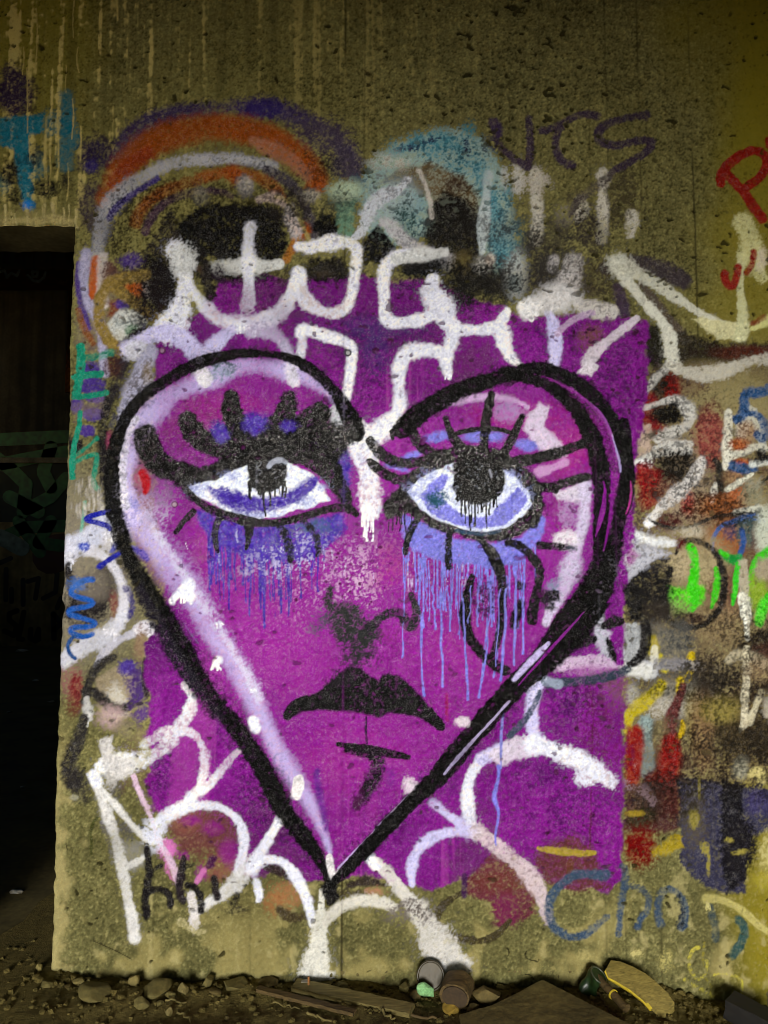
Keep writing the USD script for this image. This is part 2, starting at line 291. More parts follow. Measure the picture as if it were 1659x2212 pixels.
B(None, 853, 352, 120, (190, 190, 180), 60, a=.55, sp=1.3)
S(None, [(766, 513, 22), (790, 480, 36), (808, 440, 36), (850, 415, 30), (880, 390, 26)], 34, WG, a=.9, soft=.4, sp=.9)
S(None, [(828, 480, 30), (855, 500, 34), (885, 530, 36), (930, 555, 40), (970, 565, 34)], 34, (170, 172, 180), a=.85, soft=.5, sp=.9)
P(None, [(818, 486), (846, 520), (860, 548), (830, 575), (775, 560), (785, 520)], (9, 9, 10), a=.98, soft=6); S(None, [(905, 370, 20), (925, 420, 16), (932, 470, 10)], 18, (176, 174, 170), a=.8, sp=1.1)
S(None, [(1056, 380, 26), (1050, 430, 26), (1044, 490, 24), (1042, 545, 22)], 24, (164, 178, 184), a=.9, sp=.8)
for (x, y, w, h, a) in ((860, 380, 160, 120, .35), (1000, 330, 120, 60, .3), (940, 500, 160, 120, .4), (1090, 480, 70, 160, .35)): B(None, x, y, w, (26, 26, 24), h, a=a, soft=.95, sp=.7, mark=False)
# ---- whites and darks, upper right
part('faded_white_strokes')
B(None, 1118, 385, 40, (176, 178, 176), 90, a=.75, sp=1.2)
for (x, y0, y1, w) in ((1156, 375, 410, 26), (1159, 430, 520, 24), (1303, 380, 400, 26), (1300, 395, 515, 28), (1363, 465, 508, 28), (1253, 430, 470, 28)):
    S(None, [(x, y0), (x + 3, (y0 + y1) / 2), (x - 2, y1)], w, (178, 178, 170), a=.85, soft=.5, sp=1.0)
B(None, 1225, 465, 60, (150, 146, 134), 60, a=.5, sp=1.2); B(None, 1160, 395, 70, (170, 168, 160), 60, a=.6, sp=1.2); B(None, 1090, 385, 30, (170, 176, 178), 60, a=.7, sp=1.1)
for (x, y, w, h, c) in ((1345, 420, 90, 110, (66, 62, 42)), (1270, 500, 90, 110, (52, 48, 42)), (1150, 530, 60, 70, (46, 44, 40)), (1330, 470, 40, 70, (60, 56, 38)), (1250, 430, 60, 40, (76, 72, 50))): B(None, x, y, w, c, h, a=.7, sp=.9)
P(None, [(1010, 560), (1060, 580), (1120, 600), (1140, 640), (1090, 655), (1000, 625), (985, 590)], (30, 30, 26), a=.85, soft=14)
B(None, 1000, 575, 60, (104, 94, 54), 70, a=.7); B(None, 1040, 575, 44, (188, 190, 188), 44, a=.9, sp=.8); B(None, 1060, 560, 24, (196, 180, 170), 30, a=.7)
B(None, 1116, 600, 60, (190, 198, 200), 120, a=.75, sp=1.1); B(None, 1112, 612, 40, (24, 60, 66), 50, a=.7)
P(None, [(1150, 560), (1180, 540), (1230, 545), (1245, 600), (1240, 660), (1165, 650), (1150, 610)], (48, 46, 44), a=.75, soft=12, sp=.9)
P(None, [(1210, 560), (1245, 552), (1255, 590), (1320, 655), (1250, 640), (1215, 600)], (70, 66, 50), a=.6, soft=12)
S(None, [(1238, 570, 50), (1228, 610, 52), (1210, 640, 50), (1180, 660, 40)], 50, (196, 196, 200), a=.92, soft=.35, sp=.6)
S(None, [(1196, 562, 26), (1192, 578, 24)], 26, (186, 186, 192), a=.85, sp=.7); S(None, [(1250, 655, 26), (1280, 668, 34), (1330, 674, 26)], 30, (190, 190, 190), a=.88, sp=.8)
# ---- right-hand thicket of old tags
part('purple_streaks')
S(None, [(1310, 580, 30), (1345, 570, 34), (1405, 575, 36), (1445, 590, 40), (1475, 605, 34)], 38, (52, 46, 50), a=.92, soft=.4)
S(None, [(1335, 620, 24), (1345, 655, 30), (1350, 680, 26)], 28, (58, 46, 64), a=.92); S(None, [(1385, 610, 16), (1420, 660, 26), (1455, 710, 34), (1475, 735, 30)], 28, (70, 62, 54), a=.9, soft=.5)
P(None, [(1396, 712), (1420, 700), (1440, 770), (1420, 800), (1394, 780)], (24, 23, 14), a=.95, soft=8)
P(None, [(1440, 720), (1480, 715), (1520, 735), (1570, 742), (1670, 740), (1670, 785), (1580, 785), (1490, 800), (1455, 770)], (40, 36, 26), a=.9, soft=10); B(None, 1600, 762, 160, (78, 34, 24), 34, a=.8)
B(None, 1525, 790, 90, (92, 86, 50), 36, a=.7)
part('old_tags')

P(None, [(1380, 800), (1500, 780), (1680, 770), (1680, 1700), (1350, 1700), (1345, 1200), (1372, 1000)], (96, 84, 62), a=.7, soft=16, sp=.9)
for (x, y, w, h, c, a) in ((1480, 1000, 160, 300, (70, 48, 38), .7), (1600, 1080, 160, 240, (92, 72, 52), .7), (1560, 1230, 240, 160, (90, 74, 54), .8), (1450, 1330, 180, 140, (58, 52, 44), .8), (1580, 1400, 180, 140, (104, 92, 66), .7), (1480, 1500, 240, 160, (70, 58, 46), .8), (1600, 1580, 160, 240, (62, 50, 36), .85), (1430, 1640, 160, 120, (72, 50, 42), .7), (1600, 850, 180, 90, (110, 104, 66), .6), (1390, 1180, 70, 160, (60, 40, 44), .7), (1500, 1130, 240, 60, (44, 38, 34), .6)): B(None, x, y, w, c, h, a=a, sp=.9, soft=.8)
B(None, 1560, 900, 260, (150, 142, 100), 190, a=.6, sp=.9); B(None, 1470, 1060, 150, (150, 136, 116), 260, a=.7, sp=1.0); B(None, 1530, 1150, 160, (120, 98, 76), 120, a=.7)
B(None, 1540, 925, 60, (110, 56, 50), 60, a=.6); B(None, 1535, 945, 70, (126, 62, 58), 130, a=.8, sp=.9); B(None, 1470, 830, 130, (84, 58, 46), 60, a=.6); B(None, 1425, 860, 60, (70, 30, 26), 60, a=.7)
B(None, 1447, 838, 44, (104, 10, 12), 64, a=.95); B(None, 1428, 838, 30, (22, 18, 12), 60, a=.8); B(None, 1400, 870, 44, (110, 22, 28), 40, a=.85); B(None, 1400, 915, 60, (100, 18, 26), 44, a=.85); B(None, 1425, 935, 40, (110, 16, 22), 40, a=.8)
P(None, [(1376, 920), (1408, 915), (1410, 985), (1375, 990)], (178, 160, 148), a=.7, soft=7, sp=1.0)
S(None, [(1452, 680, 30), (1440, 790, 20)], 2, (150, 150, 140), a=.0)
WR = (182, 184, 182)
S(None, [(1450, 785), (1420, 815), (1395, 845), (1379, 880)], 26, WR, a=.92, sp=.9); S(None, [(1376, 878, 18), (1374, 890, 12), (1373, 900, 6)], 16, W, a=.9)
S(None, [(1385, 880, 16), (1420, 873, 22), (1456, 865, 26), (1485, 885, 30), (1486, 915, 30), (1450, 935, 30), (1420, 950, 26)], 28, WR, a=.92, sp=.8)
B(None, 1440, 895, 60, (16, 14, 12), 44, a=.95); B(None, 1440, 940, 90, (62, 58, 46), 30, a=.5)
S(None, [(1416, 968, 22), (1450, 962, 26), (1490, 958, 22)], 24, WR, a=.9, sp=.9); S(None, [(1380, 1000, 22), (1405, 985, 24), (1440, 978, 22), (1485, 974, 20)], 24, WR, a=.9, sp=.8); S(None, [(1377, 1000, 20), (1400, 1002, 22)], 22, (206, 210, 214), a=.95)
B(None, 1455, 1015, 110, (20, 17, 13), 80, a=.92); B(None, 1398, 1040, 70, (116, 10, 18), 80, a=.9); B(None, 1400, 1080, 60, (112, 16, 18), 60, a=.85); B(None, 1385, 1012, 34, (130, 20, 26), 30, a=.8); B(None, 1440, 1060, 70, (74, 36, 26), 60, a=.75); B(None, 1485, 1085, 34, (140, 24, 34), 60, a=.7); B(None, 1440, 1125, 100, (62, 30, 28), 50, a=.8)
S(None, [(1515, 995, 22), (1490, 1040, 34), (1460, 1070, 34), (1430, 1095, 32), (1405, 1130, 28)], 32, (190, 190, 190), a=.92, sp=.9); S(None, [(1404, 1125), (1400, 1133)], 26, W, a=.95)
S(None, [(1545, 995, 12), (1555, 1040, 18), (1562, 1085, 14), (1600, 1078, 12), (1640, 1048, 10), (1659, 1030, 8)], 13, (32, 32, 30), a=.85, gloss=.5)
S(None, [(1573, 890, 20), (1572, 950, 24), (1568, 1010, 16)], 22, (206, 208, 196), a=.9, sp=.7); S(None, [(1580, 985, 18), (1610, 972, 20), (1640, 965, 20), (1659, 972, 18)], 20, (196, 198, 186), a=.9, sp=.8)
S(None, [(1600, 935, 30), (1625, 890, 30), (1640, 930, 26), (1650, 975, 20)], 26, (180, 184, 174), a=.85, sp=1); B(None, 1612, 935, 50, (150, 120, 96), 60, a=.7)
for (x, y, w, h, c) in ((1596, 960, 44, 30, (158, 82, 42)), (1602, 1000, 40, 24, (150, 70, 36)), (1590, 1068, 50, 40, (150, 80, 44)), (1592, 1030, 60, 50, (130, 100, 74))): B(None, x, y, w, c, h, a=.85)
BLU = (38, 76, 124)
S(None, [(1659, 835, 14), (1640, 848, 24), (1612, 850, 22), (1608, 880, 22), (1590, 905, 22)], 22, BLU, a=.85); S(None, [(1590, 910, 14), (1615, 893, 14), (1645, 905, 18), (1650, 945, 22), (1635, 940, 20)], 18, BLU, a=.8); S(None, [(1580, 1005, 22), (1602, 1012, 26), (1630, 1012, 20)], 24, BLU, a=.85)
S(None, [(1625, 1003, 18), (1659, 998, 20)], 22, (196, 206, 204), a=.9); B(None, 1648, 985, 50, (24, 24, 24), 30, a=.8); S(None, [(1570, 1058, 12), (1600, 1040, 14), (1625, 1024, 10)], 13, (200, 204, 190), a=.9)
B(None, 1628, 1045, 50, (160, 160, 140), 50, a=.6, sp=1); B(None, 1625, 1080, 90, (150, 150, 122), 60, a=.6, sp=.9); S(None, [(1545, 1045, 12), (1540, 1070, 20), (1537, 1085, 16)], 18, (196, 198, 190), a=.9)
B(None, 1555, 1095, 110, (130, 74, 36), 60, a=.8); S(None, [(1590, 1108, 18), (1640, 1100, 22)], 22, (188, 194, 184), a=.85)
S(None, [(1400, 1120, 8), (1450, 1140, 14), (1500, 1135, 12), (1540, 1118, 12), (1590, 1112, 12), (1650, 1108, 8)], 12, (30, 30, 30), a=.8)
B(None, 1490, 1150, 80, (164, 160, 144), 40, a=.7, sp=1)
# oval of the blue ring
part('blue_ring_tag')
B(None, 1568, 1165, 90, (128, 80, 46), 80, a=.85, sp=.8)
S(None, [(1540, 1195, 10), (1540, 1165, 12), (1555, 1140, 12), (1580, 1128, 14), (1620, 1120, 22), (1645, 1125, 20)], 14, (42, 78, 140), a=.9)
B(None, 1620, 1150, 60, (66, 84, 84), 60, a=.8); S(None, [(1603, 1145, 12), (1606, 1170, 14), (1598, 1200, 12)], 13, (40, 74, 136), a=.9); B(None, 1575, 1150, 34, (58, 56, 92), 40, a=.6)
B(None, 1645, 1180, 40, (96, 60, 48), 90, a=.6); B(None, 1655, 1150, 40, (184, 194, 180), 120, a=.8)
part('green_bubble_tag')
B(None, 1470, 1220, 110, (150, 140, 112), 120, a=.8, sp=.9); B(None, 1530, 1230, 100, (146, 136, 104), 150, a=.8, sp=.9); B(None, 1570, 1290, 110, (100, 72, 56), 120, a=.8); B(None, 1535, 1340, 190, (128, 112, 82), 90, a=.6)
GR = (48, 176, 14)
S(None, [(1488, 1180, 24), (1500, 1205, 26), (1498, 1245, 24), (1490, 1275, 18)], 24, GR, a=.95, sp=.5, halo=.04)
S(None, [(1444, 1270, 14), (1465, 1290, 40), (1490, 1298, 44), (1510, 1275, 26)], 34, (72, 180, 24), a=.9, sp=.8); S(None, [(1498, 1255, 18), (1500, 1290, 22), (1495, 1318, 10)], 20, GR, a=.9); B(None, 1465, 1310, 70, (110, 130, 74), 50, a=.7, sp=1)
S(None, [(1546, 1228, 12), (1550, 1260, 18), (1544, 1290, 16), (1537, 1312, 8)], 15, GR, a=.95, sp=.5); S(None, [(1558, 1192, 14), (1580, 1208, 26), (1598, 1205, 18)], 22, (22, 130, 50), a=.92); S(None, [(1556, 1193), (1570, 1200)], 14, GR, a=.9)
S(None, [(1594, 1220, 14), (1590, 1260, 14), (1582, 1305, 8)], 13, (36, 180, 24), a=.95, sp=.5)
S(None, [(1665, 1190, 20), (1640, 1206, 22), (1625, 1235, 14), (1622, 1262, 14)], 18, GR, a=.92); B(None, 1635, 1280, 50, (120, 150, 40), 80, a=.85); S(None, [(1665, 1290, 20), (1648, 1310, 26), (1640, 1345, 20)], 24, (60, 190, 30), a=.9); B(None, 1650, 1230, 40, (150, 142, 120), 50, a=.8)
S(None, [(1460, 1195, 10), (1480, 1168, 16), (1510, 1170, 18), (1545, 1195, 20), (1562, 1240, 20), (1562, 1290, 18), (1545, 1330, 12)], 18, (26, 24, 22), a=.92, gloss=.5)
B(None, 1465, 1175, 50, (70, 22, 20), 40, a=.7)
S(None, [(1446, 1230, 22), (1434, 1270, 22), (1434, 1310, 16), (1450, 1345, 14), (1490, 1355, 14), (1520, 1350, 14), (1540, 1328, 18)], 17, (22, 21, 19), a=.92); B(None, 1495, 1335, 70, (50, 38, 32), 26, a=.7)
S(None, [(1606, 1215, 22), (1608, 1290, 22)], 22, (168, 164, 144), a=.75, sp=.9); S(None, [(1606, 1290, 26), (1612, 1340, 26), (1615, 1380, 14)], 26, (214, 218, 206), a=.85, sp=1.2, vert=True)
B(None, 1640, 1390, 80, (40, 34, 26), 60, a=.8); B(None, 1648, 1420, 50, (80, 52, 44), 60, a=.8)
# ---- dark cloud beside heart, grey bands
part('grey_paint_clouds')
B(None, 1395, 1260, 150, (22, 21, 22), 150, a=.93, sp=.7); B(None, 1420, 1210, 80, (36, 34, 36), 70, a=.7); B(None, 1420, 1320, 80, (42, 38, 34), 50, a=.75)
S(None, [(1362, 1145, 26), (1390, 1165, 34), (1425, 1172, 34), (1452, 1172, 28)], 32, (196, 202, 208), a=.94, sp=.5)
P(None, [(1335, 1215), (1360, 1140), (1385, 1170), (1450, 1195), (1410, 1215), (1375, 1240), (1350, 1260), (1325, 1245)], (160, 164, 178), a=.85, soft=9, sp=.8)
P(None, [(1344, 1385), (1349, 1340), (1352, 1350), (1410, 1340), (1420, 1460), (1344, 1466)], (64, 64, 64), a=.8, soft=10)
B(None, 1440, 1395, 110, (110, 108, 98), 90, a=.7, sp=.9); B(None, 1465, 1380, 80, (66, 68, 68), 70, a=.6)
YEL = (168, 156, 16)
S(None, [(1408, 1385, 24), (1410, 1405, 24)], 24, YEL, a=.9); S(None, [(1424, 1420, 16), (1436, 1445, 18)], 18, (176, 168, 24), a=.85); S(None, [(1494, 1415, 16), (1490, 1450, 24), (1486, 1470, 16)], 22, (176, 156, 14), a=.92)
S(None, [(1414, 1400, 14), (1412, 1430, 20), (1408, 1446, 18)], 20, (206, 208, 200), a=.92)
S(None, [(1422, 1435, 22), (1470, 1437, 28), (1510, 1440, 26)], 28, (112, 112, 118), a=.92, sp=.7); B(None, 1540, 1465, 120, (56, 50, 40), 80, a=.75, sp=.9); B(None, 1500, 1480, 120, (40, 38, 36), 50, a=.7)
part('yellow_and_red_tag')
B(None, 1450, 1510, 130, (136, 134, 122), 100, a=.75, sp=1.1); B(None, 1365, 1500, 40, (150, 152, 150), 60, a=.7, sp=.9); B(None, 1430, 1530, 90, (170, 168, 160), 60, a=.6, sp=1.3)
S(None, [(1428, 1480, 26), (1405, 1505, 32), (1375, 1530, 30), (1358, 1545, 26), (1356, 1572, 24)], 28, YEL, a=.95, sp=.6)
S(None, [(1470, 1470, 20), (1468, 1490, 18), (1466, 1500, 10)], 18, (168, 150, 14), a=.95); S(None, [(1476, 1482, 18), (1462, 1520, 26), (1448, 1555, 30), (1446, 1590, 26)], 26, (84, 40, 40), a=.93); S(None, [(1474, 1558, 8), (1474, 1580, 14), (1466, 1592, 12)], 14, (172, 148, 16), a=.95)
S(None, [(1394, 1562, 30), (1398, 1600, 30), (1396, 1650, 34), (1398, 1675, 20)], 32, (134, 156, 158), a=.93, sp=.6)
B(None, 1430, 1590, 40, (120, 112, 80), 90, a=.6); B(None, 1500, 1560, 40, (150, 140, 84), 130, a=.6)
S(None, [(1373, 1582, 34), (1370, 1620, 36), (1366, 1670, 38), (1364, 1690, 36)], 36, (120, 6, 6), a=.97, sp=.35, gloss=.6); S(None, [(1450, 1605, 40), (1448, 1650, 46), (1442, 1690, 44)], 44, (112, 8, 8), a=.97, sp=.4); S(None, [(1415, 1690), (1440, 1690)], 50, (84, 14, 12), a=.9)
B(None, 1520, 1590, 60, (108, 84, 58), 200, a=.75); B(None, 1560, 1535, 90, (134, 124, 62), 70, a=.7); B(None, 1580, 1600, 110, (60, 52, 34), 80, a=.8); B(None, 1650, 1580, 90, (40, 34, 24), 150, a=.85)
S(None, [(1613, 1400, 20), (1612, 1450, 26), (1610, 1500, 26), (1606, 1570, 24)], 26, (196, 192, 168), a=.8, sp=1.1, vert=True); S(None, [(1575, 1425, 20), (1600, 1415, 24), (1659, 1440, 24)], 24, (178, 172, 146), a=.75, sp=1.1); S(None, [(1645, 1495, 18), (1630, 1530, 20), (1618, 1560, 16)], 18, (190, 186, 160), a=.8, sp=1)
B(None, 1640, 1450, 60, (140, 120, 92), 60, a=.6); B(None, 1645, 1490, 50, (50, 40, 30), 50, a=.7); B(None, 1660, 1530, 30, (190, 186, 170), 60, a=.6); B(None, 1600, 1660, 40, (134, 134, 118), 60, a=.85); S(None, [(1622, 1672, 16), (1640, 1668, 26), (1645, 1690, 18)], 24, (168, 160, 104), a=.9)
part('dark_blue_block')
P(None, [(1352, 1690), (1470, 1690), (1470, 1790), (1440, 1800), (1345, 1800)], (70, 40, 40), a=.85, soft=9); B(None, 1400, 1725, 80, (44, 36, 30), 60, a=.7); B(None, 1380, 1770, 60, (40, 38, 24), 50, a=.8, sp=1); B(None, 1370, 1757, 44, (150, 130, 40), 14, a=.7); B(None, 1460, 1720, 70, (86, 34, 32), 80, a=.6)
S(None, [(1345, 1688, 34), (1375, 1700, 30), (1400, 1715, 24), (1412, 1735, 16)], 28, (166, 140, 152), a=.75, sp=1.2)
P(None, [(1462, 1690), (1480, 1675), (1560, 1690), (1600, 1700), (1670, 1700), (1670, 1790), (1620, 1810), (1610, 1930), (1560, 1930), (1500, 1900), (1470, 1870), (1468, 1760)], (46, 46, 68), a=.92, soft=9, sp=.8)
P(None, [(1556, 1690), (1605, 1690), (1610, 1830), (1620, 1900), (1570, 1930), (1558, 1840)], (20, 19, 24), a=.9, soft=9, sp=.8); B(None, 1500, 1760, 60, (78, 72, 62), 180, a=.6, sp=1.2); B(None, 1600, 1830, 90, (24, 22, 26), 130, a=.8, sp=.9); B(None, 1640, 1730, 60, (58, 54, 96), 70, a=.8)
for (x, y, w, h) in ((1510, 1700, 8, 60), (1500, 1770, 22, 40), (1522, 1835, 22, 30), (1598, 1840, 40, 16), (1530, 1860, 10, 60), (1575, 1815, 20, 14)): B(None, x, y, w, (140, 132, 62), h, a=.75, sp=1.1)
B(None, 1380, 1828, 80, (100, 8, 8), 80, a=.9, soft=.8); P(None, [(1410, 1830), (1470, 1800), (1476, 1830), (1440, 1850), (1410, 1850)], (148, 132, 30), a=.8, soft=8, sp=1.1)
B(None, 1655, 1850, 40, (176, 170, 112), 120, a=.6, sp=1.2); B(None, 1650, 1900, 60, (150, 142, 50), 60, a=.6)
part('grey_paint_clouds')
for (x, y, w, h, a) in ((1480, 1040, 120, 200, .4), (1600, 960, 100, 120, .4), (1560, 1110, 160, 60, .5), (1420, 1480, 120, 60, .5), (1520, 1480, 140, 90, .5), (1580, 1620, 160, 120, .6), (1480, 1720, 160, 100, .5), (1640, 1380, 90, 90, .5), (1560, 1340, 120, 60, .4), (1430, 820, 100, 70, .5), (1540, 760, 200, 50, .5), (1650, 1700, 80, 90, .5), (1500, 1620, 90, 120, .45), (1390, 1080, 60, 110, .4), (1560, 1060, 220, 120, .4), (1600, 1480, 160, 160, .45), (1590, 1330, 120, 90, .4), (1450, 1590, 120, 90, .4), (1540, 880, 160, 110, .35), (1400, 1000, 80, 90, .35), (1530, 1690, 240, 60, .5)): B(None, x, y, w, (26, 23, 19), h, a=a, soft=.95, sp=.6, mark=False)
# ---- left flank under the heart's outline
part('old_paint_layers')
P(None, [(165, 553), (250, 560), (270, 760), (200, 780), (160, 740)], (120, 106, 100), a=.5, soft=14)
S(None, [(172, 570, 16), (176, 650, 18), (190, 710, 16)], 17, (66, 48, 120), a=.9); S(None, [(186, 545, 24), (182, 600, 24), (190, 650, 22), (213, 693, 22), (222, 745, 22), (228, 806, 18)], 22, (156, 156, 190), a=.94, sp=.5)
S(None, [(207, 560, 22), (204, 610, 22), (200, 640, 14)], 20, (166, 80, 30), a=.9); S(None, [(170, 670, 12), (185, 715, 16), (200, 740, 14)], 14, (120, 74, 40), a=.8); S(None, [(222, 555, 20), (220, 620, 20), (225, 660, 18)], 20, (190, 186, 190), a=.8)
B(None, 238, 600, 40, (90, 64, 56), 70, a=.8); B(None, 285, 565, 50, (70, 52, 120), 40, a=.8); B(None, 290, 625, 50, (170, 84, 26), 40, a=.9); B(None, 250, 670, 44, (110, 60, 40), 50, a=.8); B(None, 264, 658, 34, (72, 54, 134), 24, a=.85); B(None, 270, 600, 60, (74, 60, 70), 30, a=.6)
P(None, [(230, 700), (258, 668), (295, 668), (320, 695), (290, 730), (262, 745), (240, 730)], (178, 184, 184), a=.92, soft=6); B(None, 268, 700, 60, (140, 150, 152), 30, a=.6); B(None, 283, 716, 34, (74, 104, 80), 32, a=.85); B(None, 260, 735, 30, (176, 178, 170), 60, a=.7)
P(None, [(320, 553), (368, 553), (380, 640), (370, 675), (340, 690), (325, 640)], (13, 12, 12), a=.96, soft=8); B(None, 350, 660, 20, (60, 40, 30), 40, a=.6); S(None, [(310, 715, 20), (278, 745, 26), (268, 775, 24), (258, 810, 24)], 26, (22, 20, 20), a=.92)
B(None, 245, 790, 40, (70, 36, 26), 50, a=.8); S(None, [(312, 600, 14), (318, 640, 16)], 16, (160, 156, 160), a=.8)
part('gold_zigzag')
GO = (124, 106, 52)
S(None, [(313, 597), (267, 600), (233, 613), (217, 646), (213, 696), (230, 730), (257, 760)], 25, GO, a=.97, sp=.4, curve=False); S(None, [(243, 616), (280, 646), (320, 676), (337, 686)], 25, GO, a=.95, sp=.4)
part('old_paint_layers')
for (x, y, w, h) in ((195, 800, 44, 46), (196, 832, 50, 34), (165, 876, 26, 30), (200, 896, 50, 26), (188, 930, 40, 24), (205, 860, 40, 20)): B(None, x, y, w, (66, 46, 128), h, a=.85, soft=.4)
P(None, [(150, 870), (240, 850), (240, 900), (160, 910)], (112, 96, 112), a=.5, soft=10)
P(None, [(147, 945), (178, 950), (182, 965), (160, 985), (147, 980)], (26, 24, 26), a=.9, soft=4); S(None, [(247, 836, 30), (230, 886, 30), (222, 950, 30), (232, 1040, 30), (240, 1100, 24)], 30, (26, 24, 26), a=.85, soft=.7); B(None, 237, 953, 16, (146, 66, 100), 44, a=.7)
part('teal_letters')
TE = (18, 128, 104)
S(None, [(175, 750), (174, 800), (163, 850)], 20, TE, a=.98, sp=.2, soft=.12, halo=.02); S(None, [(180, 773), (210, 770), (240, 762)], 17, TE, a=.7); S(None, [(160, 815), (185, 811), (217, 808)], 15, TE, a=.96, sp=.25, soft=.15, halo=.02); S(None, [(160, 857), (190, 855), (228, 848)], 15, TE, a=.95, sp=.3, soft=.18)
S(None, [(173, 892), (168, 930), (161, 960), (154, 1030)], 15, TE, a=.98, sp=.2, soft=.14, halo=.02); S(None, [(157, 988), (187, 966), (210, 946)], 11, TE, a=.7); S(None, [(156, 1000), (190, 985), (207, 983), (204, 1020), (210, 1055)], 12, TE, a=.8)
S(None, [(184, 1085, 10), (181, 1110, 9), (176, 1150, 7), (175, 1175, 5)], 9, (90, 160, 140), a=.7)
part('white_smears')
for (x, y, w, h) in ((200, 1060, 70, 60), (180, 1100, 60, 40), (215, 1090, 50, 70)): B(None, x, y, w, (170, 168, 164), h, a=.5, sp=1.1, vert=True)
P(None, [(142, 1160), (175, 1145), (205, 1120), (225, 1105), (248, 1112), (250, 1150), (215, 1180), (180, 1195), (160, 1200), (138, 1222)], (178, 184, 206), a=.9, soft=9, sp=.6)
B(None, 150, 1190, 34, (196, 200, 220), 60, a=.8); drips(None, 138, 158, 1195, 1232, 7, 4, (200, 204, 220))
P(None, [(140, 1220), (158, 1205), (160, 1270), (148, 1290), (140, 1260)], (30, 28, 30), a=.85, soft=7); B(None, 190, 1310, 110, (30, 28, 30), 80, a=.85); B(None, 230, 1255, 60, (46, 42, 42), 90, a=.7); B(None, 200, 1265, 70, (104, 98, 90), 80, a=.7); B(None, 248, 1310, 24, (110, 60, 56), 70, a=.7); B(None, 265, 1240, 50, (92, 88, 80), 90, a=.7)
S(None, [(192, 1190, 30), (226, 1203, 30), (253, 1236, 28), (268, 1280, 26), (266, 1325, 26), (248, 1365, 24)], 27, (196, 198, 212), a=.94, sp=.6); B(None, 236, 1165, 40, (200, 202, 216), 60, a=.7)
drips(None, 225, 252, 1150, 1186, 6, 5, (206, 208, 220))
S(None, [(268, 1330, 22), (240, 1360, 34), (205, 1385, 36), (170, 1405, 40), (140, 1430, 34)], 34, (190, 194, 210), a=.88, sp=.7); drips(None, 205, 252, 1360, 1388, 9, 5, (206, 208, 220)); S(None, [(330, 1365, 16), (295, 1368, 20), (260, 1380, 20), (225, 1410, 16), (205, 1440, 10)], 18, (176, 178, 196), a=.85); S(None, [(300, 1358, 24), (318, 1350, 26), (330, 1366, 26)], 26, (200, 200, 216), a=.9)
B(None, 155, 1470, 50, (150, 96, 100), 90, a=.45)
part('blue_scribble')
DB = (22, 28, 140)
S(None, [(240, 1105), (205, 1112), (186, 1121), (205, 1128), (238, 1142)], 11, DB, a=.97, sp=.2, soft=.2); S(None, [(262, 1193), (235, 1210), (215, 1224)], 13, DB, a=.97, sp=.2); S(None, [(252, 1175), (242, 1190)], 12, (40, 50, 160), a=.8); B(None, 182, 1180, 26, (60, 80, 180), 22, a=.7)
S(None, [(200, 1252), (160, 1268), (158, 1285), (200, 1300), (195, 1308), (150, 1318), (150, 1326), (205, 1345), (200, 1352), (155, 1358), (155, 1366), (200, 1370)], 11, (24, 78, 160), a=.93, sp=.3); B(None, 165, 1262, 50, (70, 110, 180), 34, a=.5); S(None, [(163, 1372), (148, 1392), (150, 1410), (163, 1422)], 8, (28, 70, 130), a=.85)
S(None, [(270, 1270), (285, 1300), (280, 1330)], 16, (50, 44, 110), a=.7)
# ---- lower left flank
part('old_paint_layers')
B(None, 165, 1490, 30, (110, 36, 40), 70, a=.75); B(None, 160, 1520, 40, (96, 44, 40), 50, a=.5)
S(None, [(245, 1420, 16), (205, 1450, 22), (188, 1490, 20), (180, 1515, 18)], 20, (34, 32, 32), a=.85); P(None, [(205, 1465), (245, 1440), (285, 1440), (300, 1500), (290, 1545), (250, 1560), (210, 1540)], (136, 126, 104), a=.85, soft=8); B(None, 255, 1520, 60, (190, 188, 180), 80, a=.7, sp=1.1); B(None, 305, 1390, 40, (124, 104, 84), 90, a=.8)
S(None, [(185, 1495, 26), (220, 1510, 28), (250, 1530, 26), (285, 1520, 20), (300, 1480, 16)], 26, (32, 30, 30), a=.88); B(None, 276, 1442, 40, (64, 46, 134), 34, a=.9); B(None, 300, 1490, 60, (70, 46, 110), 120, a=.7); B(None, 310, 1540, 60, (84, 56, 120), 80, a=.7); B(None, 310, 1590, 60, (120, 108, 84), 60, a=.7); S(None, [(315, 1425, 12), (312, 1470, 14), (318, 1500, 12)], 14, (34, 28, 30), a=.8)
S(None, [(187, 1512, 24), (190, 1535, 28), (193, 1552, 20)], 27, (170, 172, 174), a=.95, sp=.5); drips(None, 184, 204, 1535, 1570, 6, 6, (176, 178, 178))
S(None, [(180, 1550, 22), (168, 1600, 28), (152, 1650, 32), (160, 1690, 34)], 28, (36, 34, 34), a=.88, soft=.5); P(None, [(150, 1660), (172, 1640), (200, 1690), (190, 1740), (160, 1735), (145, 1700)], (38, 36, 36), a=.7, soft=12); B(None, 245, 1692, 36, (60, 58, 66), 70, a=.75); B(None, 162, 1722, 24, (150, 150, 130), 14, a=.7)
B(None, 240, 1550, 70, (170, 148, 150), 60, a=.7); B(None, 275, 1575, 60, (120, 112, 90), 60, a=.6); B(None, 290, 1650, 120, (100, 78, 66), 120, a=.5)
S(None, [(222, 1780, 16), (235, 1810, 22), (247, 1845, 20)], 22, (84, 82, 92), a=.7); B(None, 285, 1850, 70, (130, 130, 124), 70, a=.6); B(None, 270, 1790, 40, (80, 78, 74), 50, a=.6)
S(None, [(210, 1768), (198, 1785), (196, 1810), (196, 1845)], 7, (62, 66, 30), a=.85)
